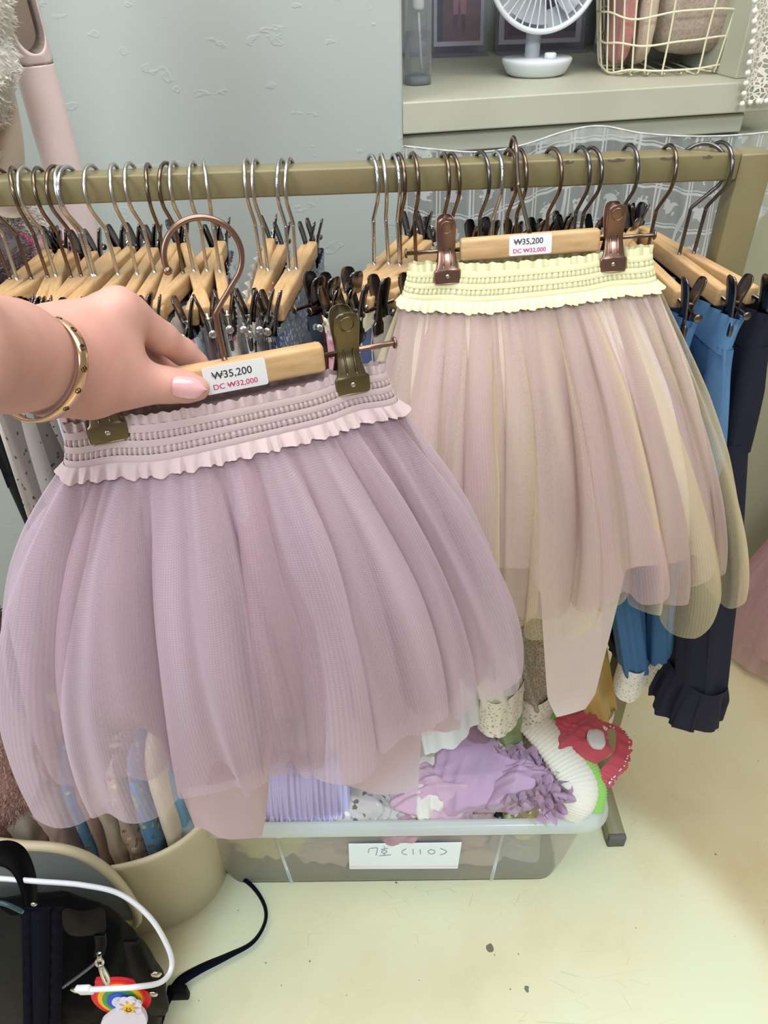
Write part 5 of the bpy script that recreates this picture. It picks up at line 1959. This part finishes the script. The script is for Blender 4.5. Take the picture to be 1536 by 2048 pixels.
dip = lambda G, k: G
prof = [(0.80, 0.0, 0), (0.84, 0.012, 0), (0.90, 0.11, 0), (0.97, 0.24, 0), (1.0, 0.268, 0), (1.0, 0.274, 0.002), (1.0, 0.274, 0.007), (0.99, 0.268, 0.009), (0.93, 0.15, 0.006), (0.84, 0.02, 0.006)]
Gt = np.stack([tubring(k, z, th) for k, z, th in prof], 1)
V, F = grid(Gt, True)
F = F + [[i * len(prof) for i in range(80)][::-1]]
mk('tub_body', (V, F), TUB, tub)
hp = crv([P(-60, 1700, 0.50), P(60, 1692, 0.497), P(150, 1705, 0.495), P(215, 1742, 0.493), P(262, 1800, 0.49), P(275, 1838, 0.49), P(255, 1850, 0.49), P(200, 1840, 0.487), P(60, 1836, 0.485), P(-60, 1840, 0.485)], 90, True)
mk('handle_loop', tube(hp, 0.007, 10, True), TUB, tub)
hc = hp.mean(0)
mk('handle_panel', merge((np.concatenate([hp + [0, 0.006, 0], [hc + [0, 0.006, 0]]]), [[i, (i + 1) % 90, 90] for i in range(90)])), plain('grey_blue_panel', (160, 166, 160), 0.35), tub)

TG = 'folded clothes in the beige tub'


def infold(px0, px1, pt, pb, Y, dep, name, label, cat, mat, seed, lean=(0, 0.1), amp=0.0035, p=0.6):
    a, b_ = P((px0 + px1) / 2, pt, Y), P((px0 + px1) / 2, pb, Y)
    w = P(px1, pt, Y)[0] - P(px0, pt, Y)[0]
    z1, z0 = a[2], min(b_[2], 0.11)
    return slab(name, label, cat, ((a[0] + b_[0]) / 2, Y + dep, (z0 + z1) / 2), (abs(w) / 2, dep, (z1 - z0) / 2), mat, seed, amp, TG, 0.002, lean, p)


BLF = cloth('blue_ditsy', (92, 152, 196), None, 'floral', 75, pal=[(214, 186, 90), (150, 96, 76), (222, 214, 150), (70, 120, 160)], t=0.3)
sat = cloth('beige_satin', (216, 196, 168), rough=0.5, bs=200, bstr=0.2)
infold(20, 118, 1588, 1700, 0.555, 0.05, 'folded_blouse', 'blush pink blouse with embroidered blue flowers in the tub', 'blouse', cloth('blush_embroidered', (226, 190, 174), None, 'floral', 26, pal=[(150, 160, 190), (226, 190, 174), (210, 180, 150), (226, 190, 174)], t=0.22), 110, amp=0.010, p=0.85)
infold(117, 152, 1575, 1720, 0.555, 0.05, 'folded_blouse', 'blue floral blouse left of the beige satin in the tub', 'blouse', BLF, 111)
infold(150, 176, 1585, 1720, 0.56, 0.05, 'folded_shirt', 'rosy brown shirt between blue floral and beige satin', 'shirt', cloth('rosy_brown', (190, 152, 132)), 112)
infold(172, 214, 1580, 1735, 0.552, 0.05, 'folded_shirt', 'beige satin shirt with soft pleats in the tub', 'shirt', sat, 113, amp=0.006)
infold(212, 258, 1585, 1730, 0.556, 0.05, 'folded_cardigan', 'oatmeal floral cardigan with scalloped front in the tub', 'cardigan', cloth('oat_floral', (200, 176, 150), None, 'floral', 90, pal=[(150, 110, 90), (226, 210, 190), (170, 140, 110)], t=0.35), 114, amp=0.006)
infold(255, 290, 1575, 1725, 0.558, 0.05, 'folded_blouse', 'blue floral blouse right of the oatmeal cardigan in the tub', 'blouse', BLF, 115)
infold(284, 338, 1560, 1705, 0.556, 0.05, 'folded_towel', 'cream rolled knit at the right of the tub', 'knit', cloth('cream_roll', (240, 226, 196)), 116, amp=0.002, p=0.9)
infold(334, 366, 1570, 1690, 0.575, 0.05, 'folded_shirt', 'sky blue shirt at the right edge of the tub', 'shirt', cloth('sky_blue', (120, 172, 200)), 117)
fleecy('fleece_jacket', 'curly dusty pink fleece jacket heaped at the left of the tub', 'jacket', [P(-90, 1380, 0.60), P(-20, 1420, 0.60), P(30, 1480, 0.60), P(35, 1545, 0.60), P(-20, 1600, 0.60)], [0.05, 0.05, 0.045, 0.045, 0.04], FLP, 121, 20000, 0.005)
fleecy('fleece_jacket', 'mauve brown fleece jacket above the pink fleece at left', 'jacket', [P(-120, 1250, 0.62), P(-50, 1300, 0.62), P(5, 1370, 0.62), P(15, 1430, 0.62)], [0.05, 0.05, 0.045, 0.04], FLB, 122, 15000, 0.005)
infold(-60, 60, 1560, 1700, 0.585, 0.05, 'folded_knit', 'beige fleece knit folded at the left of the tub', 'knit', cloth('beige_fold', (204, 188, 166), bs=250, bstr=0.8), 123, amp=0.008, p=0.8)
slab('folded_knit', 'pale clothes packed deep inside the beige tub', 'knit', (tcx, tcy + 0.04, 0.16), (tA * 0.8, tB * 0.5, 0.1), cloth('tub_back', (214, 198, 180)), 124, group=TG)

# ------------------------------------------------------------------ black backpack
NYL = plain('black_nylon', (9, 9, 14), 0.55, bump=(45, 0.35, 0.004), var=(9, (6, 6, 9)), Specular_IOR_Level=0.1)
NYW = plain('navy_black_webbing', (15, 17, 32), 0.85, bump=(700, 0.4), Specular_IOR_Level=0.04)
LEA = plain('black_leather', (9, 8, 11), 0.6, bump=(300, 0.15), Specular_IOR_Level=0.08)
bpx, bpy_ = -0.515, 0.385
bp = thing('backpack', 'black nylon backpack leaning against the beige tub', 'backpack', (bpx, bpy_, 0))
nu, nv = 96, 60
a = np.linspace(0, 2 * np.pi, nu, endpoint=False)[:, None]
b = np.linspace(-np.pi / 2 + 0.02, np.pi / 2 - 0.02, nv)[None, :]
X = 0.178 * sgnpow(np.cos(a), 0.55) * np.cos(b) ** 0.45
Yb = 0.075 * sgnpow(np.sin(a), 0.6) * np.cos(b) ** 0.4
Zb = 0.178 * sgnpow(np.sin(b), 0.62) + 0 * a
q = np.stack([X, Yb + 0.05 * (Zb + 0.18) * 0.35, Zb], -1)
q[..., 2] -= 0.055 * np.clip(q[..., 0] / 0.178 - 0.35, 0, 1) ** 1.2 * (q[..., 2] > 0)
q = q + np.stack([np.cos(a) + 0 * b, np.sin(a) + 0 * b, np.sin(b) + 0 * a], -1) * (0.0038 * sines(q, 131, 7, 18, 90, True))[..., None]
q = q + np.array([bpx, bpy_, 0.185])
VF = grid(q, True)
VF[1].append([i * nv for i in range(nu)][::-1])
VF[1].append([i * nv + nv - 1 for i in range(nu)])
mk('backpack_body', VF, NYL, bp)
FY = 0.306
fp = lambda x, y, o=0.0: P(x, y, FY - o)
# centre strap with ribbed edges
for nm, x0, x1, o_, mt in (('centre_strap', 64, 100, 0.004, NYW), ('strap_edge', 46, 66, 0.003, NYW), ('strap_edge', 98, 124, 0.003, NYW)):
    ys = np.linspace(1818, 2110, 40)
    pts = np.array([(fp(x0, y_, o_) + fp(x1, y_, o_)) / 2 + [0, -0.0006 * math.sin(y_ * 0.6) * ('edge' in nm), 0] for y_ in ys])
    mk(nm, ribbon(pts, (1, 0, 0), abs(fp(x1, 1900)[0] - fp(x0, 1900)[0]), 0.003), mt, bp)
# carry handle
hpth = crv([fp(62, 1822, -0.01), fp(58, 1770, -0.03), fp(38, 1722, -0.045), fp(5, 1706, -0.05), fp(-35, 1722, -0.045), fp(-60, 1790, -0.02)], 40)
mk('carry_handle', ribbon(hpth, (0.15, -0.9, 0.35), 0.030, 0.004), LEA, bp)
mk('strap_rivet', (lathe([(0, .002), (.002, .0012), (.003, 0)], 12)[0] @ np.array([[1, 0, 0], [0, 0, 1], [0, -1, 0]]) + fp(68, 1808, 0.012), lathe([(0, .002), (.002, .0012), (.003, 0)], 12)[1]), SILVER, bp)
# top flap / pocket seam
pk = [(128, 1818), (168, 1822), (205, 1816), (212, 1840), (208, 1864), (170, 1872), (140, 1870), (126, 1850)]
pc_ = crv([fp(x, y, 0.006) for x, y in pk], 40, True)
mk('pocket_flap', merge((np.concatenate([pc_, [pc_.mean(0) + [0, -0.004, 0]]]), [[i, (i + 1) % 40, 40] for i in range(40)])), LEA, bp)
mk('piping', tube(crv([fp(-40, 1800, 0.0), fp(10, 1808, 0.004), fp(46, 1824, 0.005)], 20), 0.002, 6), plain('teal_piping', (52, 78, 88), 0.35), bp)
mk('front_panel', merge((lambda c: (np.concatenate([c, [c.mean(0) + [0, -0.01, 0]]]), [[i, (i + 1) % 40, 40] for i in range(40)]))(crv([fp(x, y, 0.002) for x, y in [(-60, 1815), (20, 1830), (46, 1860), (46, 2060), (-60, 2060)]], 40, True))), plain('teal_black_coated', (7, 14, 22), 0.5, bump=(20, 0.3, 0.004), Specular_IOR_Level=0.08), bp)
mk('zip_flap', ribbon(crv([fp(200, 1868, 0.006), fp(202, 1890, 0.008), fp(198, 1912, 0.010)], 12), (1, 0, 0), 0.010, 0.003), LEA, bp)
mk('zipper', ribbon(crv([fp(125, 1975, 0.006), fp(160, 1950, 0.007), fp(196, 1922, 0.009)], 16), (0.2, -0.1, 0.9), 0.006, 0.002), plain('zip_teal', (50, 66, 78), 0.3), bp)
tab = crv([fp(262, 1880, 0.002), fp(282, 1940, 0.012), fp(308, 1985, 0.014), fp(318, 2030, 0.012)], 24)
tb_ = mk('leather_tab', ribbon(tab, (1, -0.15, 0.3), np.interp(np.linspace(0, 1, 24), [0, .5, .9, 1], [0.016, 0.026, 0.028, 0.012]), 0.004), LEA, bp)
for (x, y) in ((312, 1947), (307, 1986)):
    s_ = lathe([(0, .003), (.004, .0024), (.006, 0)], 16)
    mk('snap_button', (s_[0] @ np.array([[1, 0, 0], [0, 0, 1], [0, -1, 0]]) + fp(x, y, 0.016), s_[1]), plain('nickel', (206, 200, 180), 0.25, 1.0), tb_)
# side strap trailing over the floor
sp = [PZ(400, 1728, 0.02), PZ(450, 1738, 0.016), PZ(500, 1768, 0.014), PZ(528, 1808, 0.012), PZ(530, 1845, 0.012), PZ(505, 1885, 0.010), PZ(455, 1912, 0.008), PZ(400, 1938, 0.010), PZ(358, 1965, 0.02), PZ(335, 2000, 0.05), PZ(320, 2040, 0.08)]
sp = crv(sp, 90)
wv = np.array([[0.25, 0.1, 1.0]] * 90) * np.linspace(1, 0, 90)[:, None] ** 0.6 + np.array([[0.5, -1.0, 0.25]]) * np.linspace(0, 1, 90)[:, None]
mk('trailing_strap', ribbon(sp, wv, np.interp(np.linspace(0, 1, 90), [0, .45, .65, 1], [0.014, 0.014, 0.026, 0.022]), 0.0025), NYW, bp)
bk_ = PZ(357, 1985, 0.03)
mk('strap_buckle', box(bk_, (0.03, 0.012, 0.034), 0.003), LEA, bp)

# key charm: rainbow, cloud and smiling daisy
kf = lambda x, y, o: P(x, y, 0.290 - o)
ch = thing('key_charm', 'rubber charm with rainbow, white cloud and smiling daisy on the backpack', 'keychain', kf(240, 2040, 0))
ex_, ez_, en_ = np.array([1.0, 0, 0]), unit([0, 0.25, 1]), unit([0, -1, 0.25])
oc = kf(243, 1992, 0.0)
pxm = float((kf(343, 1992, 0)[0] - oc[0]) / 100) * 1.08
for i, (r, col) in enumerate(((56, (222, 24, 44)), (46, (232, 60, 40)), (42, (244, 190, 40)), (33, (70, 160, 70)), (24, (40, 84, 196)), (14, (222, 226, 240)))):
    mk('rainbow_band', prism(ellipse(0, 0, r * pxm, r * pxm, 40), 0.0012, oc + en_ * (0.0012 * i), ex_, ez_, en_), plain('rubber_%d' % i, col, 0.4), ch, smooth=False)
cl = [(218, 2052), (200, 2060), (205, 2040), (222, 2024), (240, 2010), (262, 2006), (282, 2010), (290, 2030), (284, 2060), (250, 2075)]
cp_ = crv([[(x - 246) * pxm, -(y - 1998) * pxm * 1.12, 0] for x, y in cl], 40, True)[:, :2]
CLW = plain('rubber_white', (238, 230, 242), 0.45)
mk('cloud', prism(cp_[::-1], 0.005, oc + en_ * 0.005, ex_, ez_, en_), CLW, ch, smooth=False)
dc = np.array([22 * pxm, 3 * pxm])
for k in range(7):
    q_ = 2 * math.pi * k / 7 + 0.3
    mk('petal', prism(ellipse(dc[0] + 15 * pxm * math.cos(q_), dc[1] + 15 * pxm * math.sin(q_), 9.5 * pxm, 9.5 * pxm, 20), 0.003, oc + en_ * 0.010, ex_, ez_, en_), CLW, ch, smooth=False)
dy = mk('daisy_centre', prism(ellipse(dc[0], dc[1], 10.5 * pxm, 10.5 * pxm, 24), 0.0025, oc + en_ * 0.0125, ex_, ez_, en_), plain('rubber_yellow', (246, 200, 48), 0.4), ch, smooth=False)
BRN = plain('smile_brown', (110, 70, 20), 0.6)
f2 = lambda x, y: oc + en_ * 0.0152 + ex_ * (dc[0] + x * pxm) + ez_ * (dc[1] + y * pxm)
for x in (-2.5, 2.8):
    mk('smile_mark', tube(np.array([f2(x, 1.5), f2(x + 0.3, 4.5)]), 0.0006, 6), BRN, dy)
mk('smile_mark', tube(crv([f2(-5.5, -1), f2(-2, -4.6), f2(2, -4.6), f2(5.5, -1)], 16), 0.0006, 6), BRN, dy)
mk('loop_tab', prism(rrect(16 * pxm, 24 * pxm, 5 * pxm), 0.004, oc + ex_ * (-30 * pxm) + ez_ * 46 * pxm, ex_, ez_, en_), MATS['rubber_0'], ch, smooth=False)
CH = plain('bright_nickel', (212, 210, 204), 0.2, 1.0)
mk('spring_clasp', tube(crv([kf(200, 1930, 0.006), kf(208, 1940, 0.008), kf(217, 1958, 0.008), kf(214, 1968, 0.008), kf(205, 1952, 0.008)], 40, True), 0.0018, 8, True), CH, ch)
mk('split_ring', tube(np.array([kf(199 + 7 * math.cos(q), 1925 + 7 * math.sin(q), 0.006) for q in np.linspace(0, 6.2832, 30, endpoint=False)]), 0.0014, 8, True), CH, ch)
mk('swivel_pin', tube(np.array([kf(198, 1908, 0.006), kf(199, 1920, 0.006)]), 0.0022, 8), CH, ch)

# white charging cable
cb = thing('charging_cable', 'white charging cable looping over the backpack', 'cable', kf(150, 1980, 0.02))
CW = plain('cable_white', (238, 240, 244), 0.4)
cpts = [P(-80, 1752, 0.33), P(0, 1757, 0.335), P(80, 1763, 0.335), P(165, 1770, 0.335), P(240, 1788, 0.33), P(300, 1835, 0.315), P(336, 1895, 0.300), P(343, 1935, 0.290), P(322, 1964, 0.276), P(270, 1974, 0.266), P(220, 1977, 0.266), P(184, 1979, 0.27)]
mk('cable_cord', tube(crv(cpts, 120), 0.0026, 10), CW, cb)
pa, pb_ = P(184, 1979, 0.27), P(156, 1980, 0.272)
mk('plug_housing', beam_between(pa, pb_, 0.006, 0.0115, (0, 0, 1), 0.0016), CW, cb)
mk('plug_tip', beam_between(pb_, P(146, 1981, 0.273), 0.003, 0.008, (0, 0, 1), 0.001), CH, cb)

# ------------------------------------------------------------------ pink tulle dress standing at the right edge
dh = PZ(1462, 1318, 0.02)
dctr = dh + np.array([0.25, 0.06, 0.0])
dctr[2] = 0.02
pt_ = thing('tulle_dress', 'dusty pink layered tulle dress at the right edge', 'dress', dctr)
PT1 = tulle('dusty_pink_tulle', (226, 182, 188), 0.45)
dwf = waist_frame(np.array([dctr[0], dctr[1], 0.50]), np.array([1.0, 0, 0]), np.array([0, -1.0, 0]), np.array([0, 0, -1.0]), 0.085, 0.055, 0.03, 0.0, 9.0)
for k, (z_, r_) in enumerate(((0.02, 0.26), (0.07, 0.245), (0.15, 0.215))):
    tulle_layer(pt_, 'tulle_tier', dwf, np.array([dctr[0], dctr[1], z_]), np.array([r_, 0, 0]), np.array([0, -r_ * 0.72, 0]), PT1, 140 + k, amp=0.010, bell=1.6, nu=260, nv=40, ks=(7, 11, 17))
PKB = cloth('pink_bodice', (206, 158, 164))
bo = lathe([(0.086, 0.47), (0.082, 0.50), (0.088, 0.60), (0.092, 0.66), (0.075, 0.70), (0.045, 0.715)], 40, (0, 0, 0), False)
mk('bodice', (bo[0] * [1, 0.65, 1] + [dctr[0], dctr[1], 0], bo[1]), PKB, pt_)
